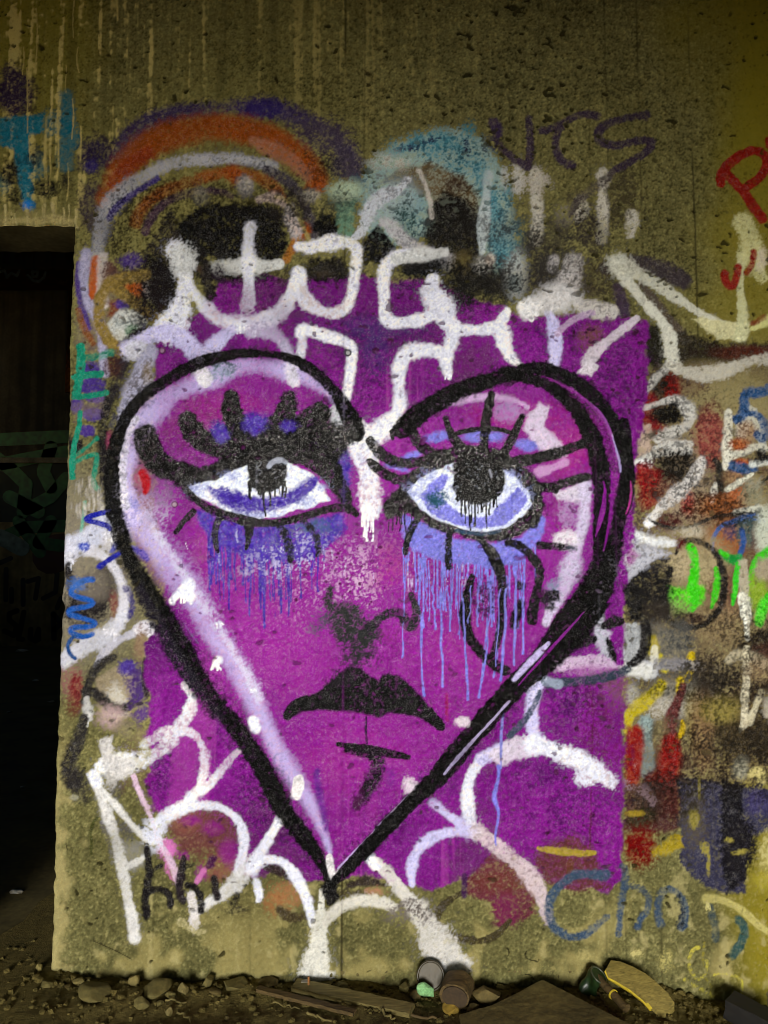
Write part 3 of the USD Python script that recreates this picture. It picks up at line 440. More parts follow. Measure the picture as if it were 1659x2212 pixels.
# ================= magenta panel
part('magenta_panel')
PANEL = [(475, 603), (560, 597), (780, 599), (860, 606), (940, 606), (1010, 640), (1090, 662), (1150, 690), (1240, 676), (1300, 690), (1360, 686), (1394, 692), (1396, 800), (1386, 900), (1372, 1000), (1366, 1180), (1352, 1200), (1348, 1450), (1346, 1700), (1347, 1885), (1310, 1925), (1220, 1920), (1150, 1890), (1120, 1860), (1085, 1850), (1040, 1870), (1000, 1905), (935, 1918), (850, 1912), (790, 1890), (740, 1900), (690, 1905), (640, 1905), (590, 1880), (545, 1895), (500, 1880), (480, 1850), (430, 1800), (380, 1770), (330, 1755), (316, 1690), (330, 1640), (310, 1580), (318, 1490), (310, 1420), (312, 1385), (335, 1372), (360, 1300), (335, 1100), (330, 760), (345, 735), (400, 690), (440, 670)]
P(None, PANEL, MG, a=1, soft=7, sp=.35, gloss=.52, rough=2.2)
mott = np.clip(0.55 * sstep(0.2, 1.6, lowfield(40, 61) + 0.35 * mid) + 0.35 * sstep(0.4, 1.6, lowfield(14, 62)), 0, .75) * (ID == CUR[0])
blend(mott * 0.8, MGD); blend(sstep(0.9, 2.0, lowfield(26, 63) + 0.5 * grain) * (ID == CUR[0]) * 0.5, (70, 34, 66)); blend(sstep(1.1, 2.2, lowfield(20, 64, 80) + 0.4 * streak) * (ID == CUR[0]) * 0.35, (166, 62, 160))
P(None, [(905, 900), (740, 905), (420, 1080), (420, 1350), (900, 1700), (1240, 1300), (1260, 950)], (136, 28, 140), a=.5, soft=40, sp=.3, mark=False)  # brighter magenta in the middle, the flash falloff put into the colour
P(None, [(345, 1480), (400, 1500), (395, 1560), (350, 1600), (318, 1590)], MG, a=.9, soft=7)
for (x, y, w, h, a) in ((560, 640, 180, 60, .3), (800, 720, 240, 90, .65), (780, 790, 90, 170, .45), (870, 615, 90, 30, .6), (1010, 660, 60, 60, .3), (1180, 740, 120, 110, .35), (1330, 800, 120, 170, .35), (1230, 700, 60, 60, .4), (350, 1650, 60, 150, .5), (1240, 1520, 100, 80, .5), (1290, 1560, 60, 200, .4), (1170, 1650, 120, 160, .25), (1240, 1740, 180, 130, .35), (600, 1760, 90, 120, .4), (530, 1740, 60, 140, .35)):
    B(None, x, y, w, MGD, h, a=a, soft=.9, sp=.8, gloss=.6, mark=False)
B(None, 800, 705, 190, (66, 34, 104), 50, a=.6, soft=.8, mark=False, gloss=.6); B(None, 810, 760, 60, (70, 34, 112), 90, a=.5, mark=False, gloss=.6); B(None, 1280, 730, 60, (110, 70, 70), 50, a=.6, mark=False)
B(None, 1330, 1490, 70, (110, 66, 96), 110, a=.6, mark=False, sp=1); B(None, 1300, 1590, 120, (110, 26, 92), 200, a=.35, mark=False, sp=1)
for i in range(70):
    x, y = drng.choice([(drng.uniform(1110, 1390), drng.uniform(690, 890)), (drng.uniform(1180, 1340), drng.uniform(1440, 1880)), (drng.uniform(640, 1000), drng.uniform(610, 760))]); B(None, x, y, drng.uniform(5, 16), (58, 20, 52), drng.uniform(5, 14), a=.75, soft=.4, mark=False)
S(None, [(1273, 1480, 3), (1281, 1560, 4), (1278, 1660, 3), (1275, 1800, 4), (1271, 1870, 3)], 4, (84, 24, 72), a=.8, mark=False, halo=0)
B(None, 430, 1795, 140, (98, 58, 56), 110, a=.85, sp=.8); B(None, 400, 1770, 70, (120, 74, 66), 60, a=.7); B(None, 470, 1875, 80, (130, 84, 72), 60, a=.6)
for (x, y, w, h) in ((412, 1773, 44, 22), (457, 1788, 40, 30), (492, 1840, 34, 44), (435, 1885, 26, 34), (395, 1850, 30, 20)): B(None, x, y, w, (130, 32, 124), h, a=.6, soft=.7)
B(None, 362, 1830, 40, (196, 108, 180), 44, a=.8, sp=.9); S(None, [(360, 1850), (368, 1880), (382, 1900)], 18, (196, 112, 176), a=.7, sp=1); S(None, [(440, 1880), (425, 1905)], 14, (196, 112, 180), a=.75)
P(None, [(1068, 1838), (1110, 1850), (1160, 1885), (1160, 1975), (1078, 2005), (1055, 1950), (1014, 1935), (1000, 1910)], (94, 42, 56), a=.75, soft=8, sp=.8); B(None, 1090, 1960, 60, (112, 34, 80), 80, a=.5); B(None, 1080, 1905, 130, (104, 54, 38), 60, a=.4)
P(None, [(1160, 1830), (1240, 1800), (1290, 1840), (1300, 1900), (1320, 1920), (1240, 1930), (1180, 1910), (1150, 1870)], (90, 46, 50), a=.75, soft=12, sp=.8)
S(None, [(1163, 1832, 8), (1190, 1836, 14), (1240, 1842, 16), (1285, 1842, 8)], 14, (150, 134, 46), a=.85, sp=.9); S(None, [(1233, 1860), (1230, 1885)], 16, (100, 60, 40), a=.6)
B(None, 620, 1935, 90, (150, 108, 72), 60, a=.6, sp=1.0); B(None, 600, 1955, 60, (150, 104, 64), 60, a=.5)
S(None, [(575, 1875, 14), (600, 1880, 22), (635, 1895, 20)], 22, (44, 34, 34), a=.85); S(None, [(605, 1965, 20), (625, 1980, 22), (660, 1978, 16)], 20, (62, 54, 36), a=.85); P(None, [(750, 1905), (790, 1890), (825, 1900), (840, 1915), (770, 1918), (730, 1930)], (46, 38, 34), a=.9, soft=6); B(None, 770, 1930, 110, (60, 54, 36), 22, a=.7)
B(None, 810, 1925, 60, (160, 118, 92), 30, a=.6, sp=1)
S(None, [(1000, 1928, 12), (945, 1976, 16), (952, 2005, 16), (1003, 2030, 16), (1055, 2028, 14), (1100, 1990, 10)], 14, (60, 54, 34), a=.85, sp=.9); S(None, [(1003, 1890), (1003, 1935)], 14, (60, 30, 70), a=.8)
part('black_cloud_of_paint')
for (x, y, w, h, c, a) in ((1020, 610, 180, 110, (26, 25, 23), .8), (1150, 610, 130, 110, (44, 42, 40), .6), (1090, 500, 120, 130, (60, 62, 62), .5), (1280, 600, 110, 100, (56, 50, 40), .5), (1200, 520, 110, 120, (54, 52, 46), .55), (480, 590, 200, 40, (20, 18, 20), .8), (700, 590, 160, 40, (20, 18, 18), .8), (900, 570, 130, 50, (18, 18, 18), .8), (330, 640, 110, 170, (24, 20, 22), .7), (270, 800, 60, 140, (40, 36, 42), .5), (640, 440, 90, 90, (40, 36, 34), .6), (740, 440, 100, 60, (50, 56, 54), .5), (420, 570, 120, 60, (22, 18, 18), .6)): B(None, x, y, w, c, h, a=min(.95, a * 1.15), soft=.95, sp=.5, mark=False)
# ================= white bubble lettering
part('white_bubble_lettering')
S(None, [(380, 540, 44), (400, 610, 40), (388, 670, 46), (360, 712, 44)], 44, W, a=.93, sp=.75)
S(None, [(396, 596, 24), (420, 633, 26), (447, 666, 26), (485, 695, 28), (525, 702, 30)], 27, W, a=.97, sp=.4); B(None, 395, 560, 60, (200, 206, 210), 70, a=.8, sp=.9)
S(None, [(492, 690, 26), (540, 695, 38), (580, 690, 34), (612, 668, 26), (630, 630, 24), (640, 600, 20)], 32, W, a=.98, sp=.35); drips(None, 505, 560, 705, 728, 14, 4.5, W)
S(None, [(465, 580, 34), (520, 574, 34), (560, 574, 32), (602, 570, 26)], 32, (200, 206, 208), a=.95, sp=.55); S(None, [(540, 490, 26), (536, 560, 28), (536, 620, 26), (533, 662, 26)], 27, W, a=.97, sp=.4)
S(None, [(430, 580, 18), (450, 600, 14)], 16, (70, 50, 40), a=.6)
P(None, [(438, 553), (455, 556), (462, 600), (470, 640), (450, 650), (432, 610)], (26, 22, 22), a=.9, soft=6); B(None, 470, 590, 30, (34, 24, 36), 40, a=.6)
S(None, [(645, 590, 20), (648, 620, 26), (665, 655, 30), (710, 676, 32), (745, 668, 28), (762, 625, 26), (770, 570, 26), (768, 535, 26), (740, 522, 30), (690, 530, 30), (645, 532, 26)], 28, W, a=.97, sp=.45)
P(None, [(668, 558), (740, 552), (752, 575), (748, 602), (668, 604)], (22, 20, 18), a=.93, soft=7); B(None, 700, 590, 60, (60, 52, 40), 20, a=.5)
P(None, [(600, 585), (622, 575), (632, 600), (618, 625), (600, 610)], (50, 44, 34), a=.6, soft=8)
S(None, [(905, 548, 26), (860, 556, 30), (832, 580, 28), (830, 640, 28), (836, 690, 30), (870, 696, 28), (910, 690, 28), (935, 680, 24)], 28, W, a=.97, sp=.5); S(None, [(855, 560, 26), (910, 552, 30), (960, 545, 26)], 28, (190, 196, 200), a=.9, sp=.7)
P(None, [(868, 580), (900, 566), (950, 568), (946, 590), (920, 598), (870, 596)], (14, 14, 15), a=.93, soft=7)
S(None, [(935, 605, 40), (935, 640, 44), (955, 670, 44), (970, 700, 38), (975, 715, 26)], 40, W, a=.95, sp=.7)
S(None, [(985, 712, 28), (1020, 712, 30), (1060, 708, 30), (1085, 690, 22), (1095, 672, 18)], 30, W, a=.96, sp=.65); S(None, [(985, 700, 26), (975, 740, 26), (965, 775, 28), (967, 805, 24)], 28, W, a=.96, sp=.45); drips(None, 958, 976, 808, 822, 4, 5, W)
S(None, [(965, 770, 26), (940, 758, 26), (900, 757, 30), (870, 775, 28), (862, 830, 28), (862, 880, 28), (850, 905, 30), (810, 935, 30)], 28, W, a=.97, sp=.35)
S(None, [(1085, 715, 26), (1090, 745, 26), (1105, 775, 22), (1128, 792, 16)], 24, W, a=.95, sp=.5)
S(None, [(650, 720, 26), (660, 712, 28), (700, 725, 26), (755, 745, 24), (760, 775, 24), (752, 830, 22), (748, 860, 18)], 25, W, a=.97, sp=.3); S(None, [(652, 715, 26), (650, 760, 28), (640, 790, 28), (634, 825, 26)], 27, W, a=.96, sp=.4)
B(None, 750, 762, 18, (60, 64, 72), 18, a=.85, soft=.3)
S(None, [(545, 712, 34), (590, 720, 36), (615, 750, 34), (630, 775, 30)], 34, (176, 172, 204), a=.93, sp=.5); S(None, [(620, 790, 20), (632, 815, 26), (636, 828, 22)], 24, W, a=.93)
S(None, [(275, 755, 30), (320, 727, 30), (360, 718, 30), (393, 732, 32), (423, 765, 30), (430, 780, 20)], 31, WL, a=.95, sp=.5); S(None, [(500, 712, 26), (475, 735, 32), (455, 760, 32), (432, 785, 22)], 30, WL, a=.93, sp=.5); B(None, 440, 805, 60, WL, 30, a=.5)
B(None, 292, 755, 50, (190, 194, 210), 40, a=.9)
P(None, [(250, 940), (255, 880), (275, 820), (300, 770), (330, 735), (338, 760), (332, 830), (290, 880), (262, 935)], (150, 152, 180), a=.9, soft=9, sp=.7); B(None, 300, 830, 60, (110, 108, 120), 60, a=.5, sp=1.1); B(None, 320, 805, 26, (110, 100, 88), 50, a=.75)
S(None, [(240, 920), (248, 900)], 16, (60, 60, 72), a=.7)
S(None, [(1186, 676, 26), (1198, 712, 26), (1200, 750, 24), (1196, 795, 24)], 25, WL, a=.96, sp=.5); S(None, [(1205, 720, 20), (1240, 690, 22), (1280, 676, 20)], 22, (170, 150, 184), a=.8, sp=.9)
S(None, [(1150, 660, 40), (1135, 670, 34), (1128, 660, 20)], 40, (214, 218, 224), a=.97, sp=.3); drips(None, 1132, 1160, 672, 690, 6, 8, (214, 218, 224)); B(None, 1200, 645, 90, (200, 202, 206), 60, a=.85, sp=.6)
S(None, [(1375, 688, 20), (1340, 715, 22), (1300, 748, 22), (1270, 782, 24)], 22, (196, 190, 206), a=.92, sp=.85); P(None, [(1248, 805), (1270, 770), (1292, 790), (1278, 815)], (206, 202, 216), a=.95, soft=4)
S(None, [(1336, 570, 34), (1352, 600, 34), (1400, 660, 26), (1440, 710, 26), (1450, 755, 28), (1455, 790, 34)], 28, (194, 198, 188), a=.92, sp=.9); S(None, [(1336, 570, 40), (1390, 598, 26), (1440, 628, 22), (1505, 672, 18), (1560, 700, 12)], 26, (186, 190, 178), a=.85, sp=.9)
S(None, [(1450, 788, 26), (1490, 805, 28), (1550, 805, 26), (1600, 788, 26), (1665, 775, 24)], 27, (176, 176, 166), a=.85, sp=1.0)
P(None, [(1494, 690), (1515, 685), (1590, 695), (1620, 700), (1612, 728), (1560, 735), (1530, 715)], (186, 186, 146), a=.9, soft=6, sp=.8); S(None, [(1603, 560, 22), (1600, 640, 18), (1604, 700, 26), (1600, 725, 26)], 22, (186, 190, 150), a=.88, sp=.7); drips(None, 1592, 1612, 728, 745, 5, 5, (206, 210, 170)); S(None, [(1625, 710, 12), (1665, 690, 22)], 18, (190, 194, 130), a=.85)
S(None, [(1607, 480, 36), (1622, 530, 44), (1630, 570, 40), (1645, 600, 40)], 40, (184, 186, 136), a=.85, sp=.9); B(None, 1645, 560, 30, (196, 190, 170), 60, a=.7)
# lower lettering
S(None, [(225, 1655, 40), (260, 1650, 50), (300, 1645, 40), (340, 1625, 30), (373, 1595, 28), (395, 1560, 26), (412, 1535, 26), (416, 1500, 20)], 30, W, a=.95, sp=.6); P(None, [(215, 1600), (240, 1590), (250, 1630), (300, 1645), (280, 1680), (235, 1690), (222, 1650)], (190, 190, 192), a=.85, soft=8, sp=.8); B(None, 240, 1690, 34, (170, 170, 168), 50, a=.6, sp=1)
S(None, [(400, 1530, 14), (412, 1510, 18), (400, 1480, 16)], 18, W, a=.8, sp=.7); S(None, [(312, 1608, 18), (345, 1590, 22), (393, 1578, 22), (427, 1595, 22), (443, 1640, 24), (435, 1690, 24), (413, 1725, 26)], 23, W, a=.96, sp=.5)
S(None, [(516, 1622, 20), (490, 1648, 22), (465, 1680, 22), (435, 1710, 22)], 22, W, a=.96, sp=.5); S(None, [(418, 1720, 28), (395, 1738, 28), (365, 1755, 30), (330, 1780, 26)], 28, W, a=.95, sp=.6)
S(None, [(203, 1683), (227, 1742), (253, 1825), (267, 1892), (283, 1975), (290, 2025)], 22, (204, 206, 208), a=.96, sp=.6); S(None, [(217, 1705, 24), (260, 1752, 22), (293, 1790, 22), (330, 1818, 22)], 22, (204, 206, 208), a=.94, sp=.6); S(None, [(203, 1676), (210, 1690)], 24, W, a=.96, sp=.3)
S(None, [(290, 1678, 18), (303, 1715, 20), (320, 1752, 20), (335, 1792, 20), (345, 1820, 22), (362, 1850, 20), (380, 1890, 16), (385, 1920, 10)], 20, (206, 180, 208), a=.9, sp=.8)
S(None, [(345, 1780, 24), (385, 1755, 26), (430, 1740, 22), (475, 1745, 22), (510, 1768, 22), (526, 1810, 22), (523, 1850, 20), (515, 1885, 18)], 22, W, a=.96, sp=.5); B(None, 335, 1800, 50, W, 70, a=.6, sp=1)
S(None, [(547, 1862, 28), (520, 1895, 30), (490, 1925, 34), (450, 1950, 30), (420, 1975, 20)], 30, (200, 202, 206), a=.9, sp=.7); S(None, [(265, 1877, 18), (290, 1865, 18), (310, 1852, 14)], 17, (196, 198, 198), a=.9, sp=.7); S(None, [(413, 1935, 16), (420, 1970, 24), (420, 2000, 20)], 22, (206, 204, 208), a=.85, sp=1.0)
S(None, [(390, 1990), (420, 2010), (440, 2012)], 18, (170, 164, 122), a=.7, sp=1.1)
S(None, [(607, 1770), (585, 1805), (562, 1845), (545, 1870)], 22, W, a=.97, sp=.35); S(None, [(545, 1880, 22), (575, 1858, 22), (610, 1862, 22), (640, 1895, 24), (662, 1940, 24), (675, 1995, 22)], 23, W, a=.97, sp=.4); S(None, [(553, 1905, 14), (560, 1935, 16), (558, 1945, 14)], 15, W, a=.95)
S(None, [(696, 1925, 16), (692, 1985, 26), (688, 2040, 40), (684, 2095, 56), (682, 2120, 60)], 40, (206, 208, 202), a=.9, sp=.85, soft=.4); S(None, [(700, 2000, 18), (725, 1968, 22), (765, 1948, 24), (810, 1946, 24), (850, 1960, 20)], 22, (196, 196, 190), a=.9, sp=.7)
S(None, [(806, 1858, 22), (840, 1890, 24), (873, 1930, 28), (910, 1978, 44), (950, 2040, 56), (990, 2085, 60)], 40, (200, 200, 198), a=.88, sp=.9, soft=.4); S(None, [(800, 1855), (812, 1870)], 24, W, a=.95, sp=.3); B(None, 880, 1970, 110, (110, 104, 100), 60, a=.5, sp=1.1)
S(None, [(1040, 1640, 26), (1012, 1690, 26), (1010, 1720, 26), (1016, 1770, 26), (1030, 1800, 30)], 27, W, a=.96, sp=.5); S(None, [(935, 1735, 18), (970, 1762, 24), (1000, 1784, 26), (1030, 1800, 30)], 25, WL, a=.93, sp=.6)
S(None, [(1020, 1796, 28), (960, 1800, 26), (915, 1822, 26), (892, 1860, 26), (890, 1910, 24)], 27, WL, a=.95, sp=.5); S(None, [(1030, 1795, 34), (1070, 1826, 30), (1110, 1858, 28), (1150, 1900, 30), (1175, 1950, 26), (1185, 1990, 18)], 30, (190, 176, 186), a=.85, sp=.9)
S(None, [(1040, 1640, 26), (1080, 1620, 28), (1106, 1612, 26)], 28, WL, a=.94); P(None, [(1040, 1625), (1120, 1590), (1156, 1604), (1160, 1630), (1080, 1655)], (200, 192, 214), a=.85, soft=7, sp=.7)
S(None, [(1173, 1470, 24), (1152, 1500, 26), (1148, 1550, 28), (1155, 1590, 32), (1175, 1610, 34)], 28, WL, a=.95, sp=.5); S(None, [(1150, 1605, 36), (1200, 1622, 40), (1245, 1640, 40), (1290, 1664, 44), (1320, 1688, 40)], 40, W, a=.95, sp=.8); B(None, 1270, 1680, 60, W, 40, a=.7, sp=1)
S(None, [(1205, 1437, 22), (1275, 1430, 26), (1340, 1434, 24)], 25, (184, 166, 196), a=.88, sp=.9); B(None, 1270, 1450, 150, (170, 120, 176), 30, a=.5)
S(None, [(1306, 1200, 30), (1320, 1235, 26), (1296, 1290, 26), (1292, 1340, 26), (1302, 1375, 28), (1330, 1410, 32), (1370, 1435, 40), (1402, 1450, 36)], 32, (172, 178, 194), a=.93, sp=.6); S(None, [(1360, 1440, 40), (1400, 1452, 34)], 40, (206, 210, 208), a=.92)
S(None, [(1183, 1478, 18), (1240, 1472, 20), (1306, 1463, 22), (1355, 1445, 18)], 20, (44, 54, 70), a=.93, soft=.45); S(None, [(1176, 1470, 20), (1206, 1478, 20)], 18, (130, 144, 166), a=.8); S(None, [(1165, 1495, 12), (1150, 1530, 12), (1130, 1560, 14), (1100, 1590, 14)], 13, (60, 70, 92), a=.85)
P(None, [(1348, 1345), (1385, 1340), (1390, 1400), (1372, 1440), (1352, 1440)], (150, 156, 162), a=.85, soft=7, sp=.9, vert=True); S(None, [(1392, 1340, 20), (1395, 1385, 22), (1382, 1420, 20), (1362, 1435, 14)], 21, (20, 19, 20), a=.95)
part('magenta_panel')
P(None, [(1346, 1215), (1362, 1180), (1380, 1200), (1360, 1230)], (130, 50, 128), a=.7, soft=6); P(None, [(1310, 1320), (1330, 1270), (1346, 1285), (1348, 1345), (1318, 1340)], MG, a=.9, soft=6); P(None, [(1312, 1370), (1346, 1360), (1346, 1440), (1330, 1440)], MG, a=.95, soft=5)
S(None, [(1360, 1275, 30), (1370, 1300, 34), (1372, 1330, 26)], 34, (14, 13, 14), a=.95); S(None, [(1308, 1352, 16), (1325, 1344, 24), (1340, 1342, 16)], 20, (16, 15, 16), a=.93); P(None, [(1306, 1368), (1322, 1385), (1332, 1410), (1332, 1435), (1316, 1418)], (12, 12, 13), a=.97, soft=4)
S(None, [(1240, 1390, 20), (1262, 1386, 22), (1282, 1380, 16)], 22, (16, 14, 18), a=.92)
# ================= the heart face
part('heart_face')
HEART = [(715, 1895), (640, 1790), (560, 1660), (470, 1500), (390, 1340), (300, 1200), (255, 1080), (250, 980), (290, 880), (350, 815), (440, 770), (540, 758), (640, 785), (715, 845), (760, 915), (830, 925), (880, 880), (960, 835), (1060, 808), (1180, 805), (1260, 840), (1320, 920), (1345, 1020), (1330, 1140), (1290, 1260), (1200, 1390), (1090, 1530), (960, 1670), (830, 1790)]
P(None, HEART, (124, 24, 130), a=.5, soft=14, sp=.3, gloss=.7)
for (x, y, w, h, c, a) in ((480, 900, 240, 120, (160, 24, 130), .5), (420, 960, 130, 200, (112, 40, 112), .5), (1120, 900, 200, 70, (160, 26, 130), .6), (1230, 970, 120, 130, (160, 26, 132), .6), (1215, 1110, 60, 130, (120, 30, 110), .6), (620, 1400, 240, 300, (158, 40, 156), .45), (1000, 1400, 200, 200, (160, 44, 150), .4), (760, 1640, 260, 200, (154, 36, 146), .5), (560, 1450, 100, 240, (150, 60, 150), .2), (450, 1170, 90, 140, (150, 66, 140), .5), (1000, 1480, 120, 160, (120, 34, 130), .35)):
    B(None, x, y, w, c, h, a=a, soft=.95, sp=.6, gloss=.7, mark=False)
part('heart_highlight')
HL = (184, 176, 232)
S(None, [(745, 895, 20), (715, 850, 28), (660, 815, 34), (600, 797, 40), (540, 790, 40), (480, 805, 42), (415, 832, 44), (350, 865, 48), (310, 905, 50), (284, 955, 48), (272, 1010, 46), (270, 1080, 50), (280, 1120, 52)], 44, HL, a=.8, soft=.7, sp=.35)
S(None, [(275, 1080, 60), (300, 1130, 66), (345, 1190, 60), (390, 1250, 56), (430, 1310, 52), (470, 1375, 50), (510, 1440, 50), (545, 1505, 50), (575, 1570, 46), (610, 1640, 40), (660, 1720, 34), (695, 1790, 26), (712, 1840, 16)], 56, HL, a=.72, soft=.8, sp=.35)
S(None, [(293, 905, 16), (268, 970, 22), (262, 1040, 26), (268, 1090, 24)], 22, (206, 206, 228), a=.85); S(None, [(330, 1140, 20), (380, 1215, 28), (430, 1290, 26), (500, 1400, 24), (560, 1510, 22)], 24, (200, 200, 226), a=.6, soft=.8, sp=.9)
B(None, 480, 800, 60, (130, 150, 170), 40, a=.6, mark=False); B(None, 500, 795, 40, (100, 110, 130), 24, a=.5, mark=False)
S(None, [(432, 803), (440, 820)], 30, (214, 216, 228), a=.95); drips(None, 428, 450, 815, 838, 4, 7, (214, 216, 228)); S(None, [(628, 800), (634, 825)], 28, (200, 200, 220), a=.85)
S(None, [(722, 885, 18), (730, 915, 22), (733, 930, 18)], 20, (176, 184, 192), a=.9)
B(None, 335, 1100, 100, (176, 170, 200), 120, a=.5, sp=.9, mark=False); B(None, 350, 1060, 80, (120, 80, 130), 90, a=.55, mark=False)
B(None, 305, 1035, 50, (170, 90, 110), 60, a=.5, mark=False); S(None, [(307, 1022, 16), (316, 1045, 20), (315, 1062, 14)], 18, (150, 10, 24), a=.9, mark=False)
S(None, [(286, 1080), (298, 1100)], 18, (96, 100, 180), a=.5, mark=False); S(None, [(287, 1183, 16), (310, 1200, 22), (318, 1210, 8)], 18, (66, 58, 160), a=.8, mark=False)
# right lobe
S(None, [(896, 905, 16), (930, 880, 24), (980, 865, 26), (1040, 858, 24), (1090, 860, 22), (1140, 880, 20)], 24, (188, 160, 206), a=.85, soft=.6, sp=.6); B(None, 1100, 890, 70, (170, 140, 196), 44, a=.6, mark=False)
P(None, [(1135, 905), (1165, 870), (1190, 880), (1175, 920), (1215, 960), (1225, 985), (1180, 985), (1145, 950), (1130, 925)], (202, 192, 220), a=.85, soft=8, sp=.6)
S(None, [(1165, 1020), (1195, 1010), (1220, 998)], 22, (190, 150, 200), a=.75); P(None, [(1190, 1062), (1265, 1040), (1275, 1080), (1235, 1085), (1205, 1080)], (200, 196, 216), a=.85, soft=8)
S(None, [(1262, 1050, 30), (1258, 1130, 34), (1240, 1200, 44), (1225, 1250, 40), (1195, 1310, 24), (1180, 1345, 16)], 40, (186, 180, 212), a=.9, soft=.6); B(None, 1222, 1165, 60, (214, 212, 226), 44, a=.9, mark=False); B(None, 1225, 1110, 50, (176, 150, 200), 70, a=.5, mark=False)
B(None, 1192, 1270, 40, (120, 130, 160), 50, a=.7, mark=False)
for (x, y, l) in ((401, 1182 + 0, 0),): pass
S(None, [(375, 1205 + 0, 0.5), (376, 1206, .5)], 1, HL, a=0)
# white runs on the highlight band
for (pts, w) in (([(373, 1298), (393, 1275), (405, 1262)], 18), ([(405, 1270), (412, 1290)], 24), ([(645, 1695), (640, 1715)], 24), ([(713, 1855), (712, 1880), (716, 1900)], 16), ([(550, 1560), (553, 1575)], 22), ([(400, 1170 + 0), (405, 1185)], 0.8)):
    S(None, pts, w, (218, 222, 246), a=.97, sp=.25)
drips(None, 394, 416, 1195 + 90, 1218 + 90, 6, 6, (216, 222, 246)); drips(None, 466, 478, 1345, 1362, 4, 5, (216, 222, 246)); drips(None, 540, 556, 1490, 1500, 3, 5, (216, 222, 246))
S(None, [(396, 1180), (398, 1181)], .6, HL, a=0)
part('heart_face')
# haze on the cheeks and nose, its white part standing for specular glints
B(None, 770, 1230, 260, (216, 190, 226), 200, a=.34, soft=.95, sp=.8, mark=False); B(None, 790, 1180 + 70, 120, (232, 206, 232), 130, a=.34, soft=.95, sp=.8, mark=False); B(None, 700, 1300, 240, (196, 150, 206), 160, a=.24, soft=.95, sp=1.4, mark=False); B(None, 840, 1230, 120, (150, 44, 130), 140, a=.5, sp=1.0, mark=False); B(None, 560, 1380, 200, (190, 130, 200), 240, a=.14, soft=.95, sp=1.2, mark=False); B(None, 780, 1130, 140, (120, 60, 130), 60, a=.5, mark=False)
for i in range(60):
    x, y = drng.gauss(770, 60), drng.gauss(1230, 50); B(None, x, y, drng.uniform(4, 11), (84, 20, 78), drng.uniform(4, 10), a=.8, soft=.3, mark=False)
# ---- tears: violet (left), blue (right)
part('violet_tears')
P(None, [(425, 1100), (470, 1112), (545, 1135), (640, 1130), (745, 1105), (752, 1140), (700, 1190), (640, 1215), (560, 1215), (500, 1190), (450, 1165), (430, 1130)], VI, a=.93, soft=10, sp=.6, gloss=.85)
for (x, y, w, h) in ((480, 942, 54, 54), (550, 918, 90, 60), (630, 922, 70, 46), (738, 1010, 44, 130), (745, 1075, 22, 60), (700, 960, 60, 30), (595, 960, 60, 30)): B(None, x, y, w, VI, h, a=.9, gloss=.85)
for i in range(62):
    x = drng.uniform(445, 700); y0 = 1170 + drng.uniform(-10, 20) - abs(x - 560) * .12
    drip(None, x, y0, y0 + drng.uniform(20, 70) + 170 * drng.random() ** 2.2 * (1 - abs(x - 540) / 260), drng.uniform(2.2, 4.4), VI, wander=.03, gloss=.85)
for (x, y0, y1) in ((468, 1170, 1260), (540, 1180, 1330), (556, 1190, 1300), (574, 1200, 1352), (600, 1200, 1285), (500, 1180, 1250), (522, 1180, 1262), (648, 1190, 1290)): drip(None, x, y0, y1, 5, VI, wander=.03, gloss=.85)
B(None, 600, 1210, 190, (196, 190, 236), 90, a=.28, sp=1.1, vert=False, mark=False, gloss=.8); B(None, 660, 1170, 120, (196, 192, 236), 100, a=.28, sp=1.1, vert=False, mark=False, gloss=.8); B(None, 680, 1135, 90, (70, 90, 130), 40, a=.7, mark=False); B(None, 620, 1165, 60, (60, 60, 96), 60, a=.4, mark=False)  # pale clouds are specular glints put into the colour
for i in range(46):
    x = drng.gauss(640, 60); y0 = drng.uniform(1140, 1230); S(None, [(x, y0), (x + drng.uniform(-2, 2), y0 + drng.uniform(6, 22)), (x + drng.uniform(-3, 3), y0 + drng.uniform(24, 50))], drng.uniform(2, 4), (190, 186, 232), a=.4, sp=1.0, soft=.8, halo=0, gloss=.85)
for i in range(40):
    x = drng.uniform(880, 1010); y0 = drng.uniform(1110, 1260); S(None, [(x, y0), (x + drng.uniform(-2, 2), y0 + drng.uniform(6, 20)), (x + drng.uniform(-3, 3), y0 + drng.uniform(22, 44))], drng.uniform(1.8, 3.4), (190, 190, 236), a=.5, sp=1.0, soft=.6, halo=0, gloss=.85)
part('blue_tears')
P(None, [(870, 1110), (920, 1130), (985, 1160), (1060, 1170), (1120, 1160), (1165, 1110), (1182, 1120), (1170, 1165), (1150, 1190), (1110, 1215), (1050, 1225), (960, 1215), (890, 1190), (866, 1150)], LB, a=.93, soft=8, sp=.6, gloss=.72)
for i in range(58):
    x = drng.uniform(868, 1130); y0 = 1190 + drng.uniform(-10, 25)
    drip(None, x, y0, y0 + drng.uniform(15, 60) + 150 * drng.random() ** 2.5, drng.uniform(2.2, 4.6), LB, wander=.03, gloss=.72)
T12 = (1, 2)
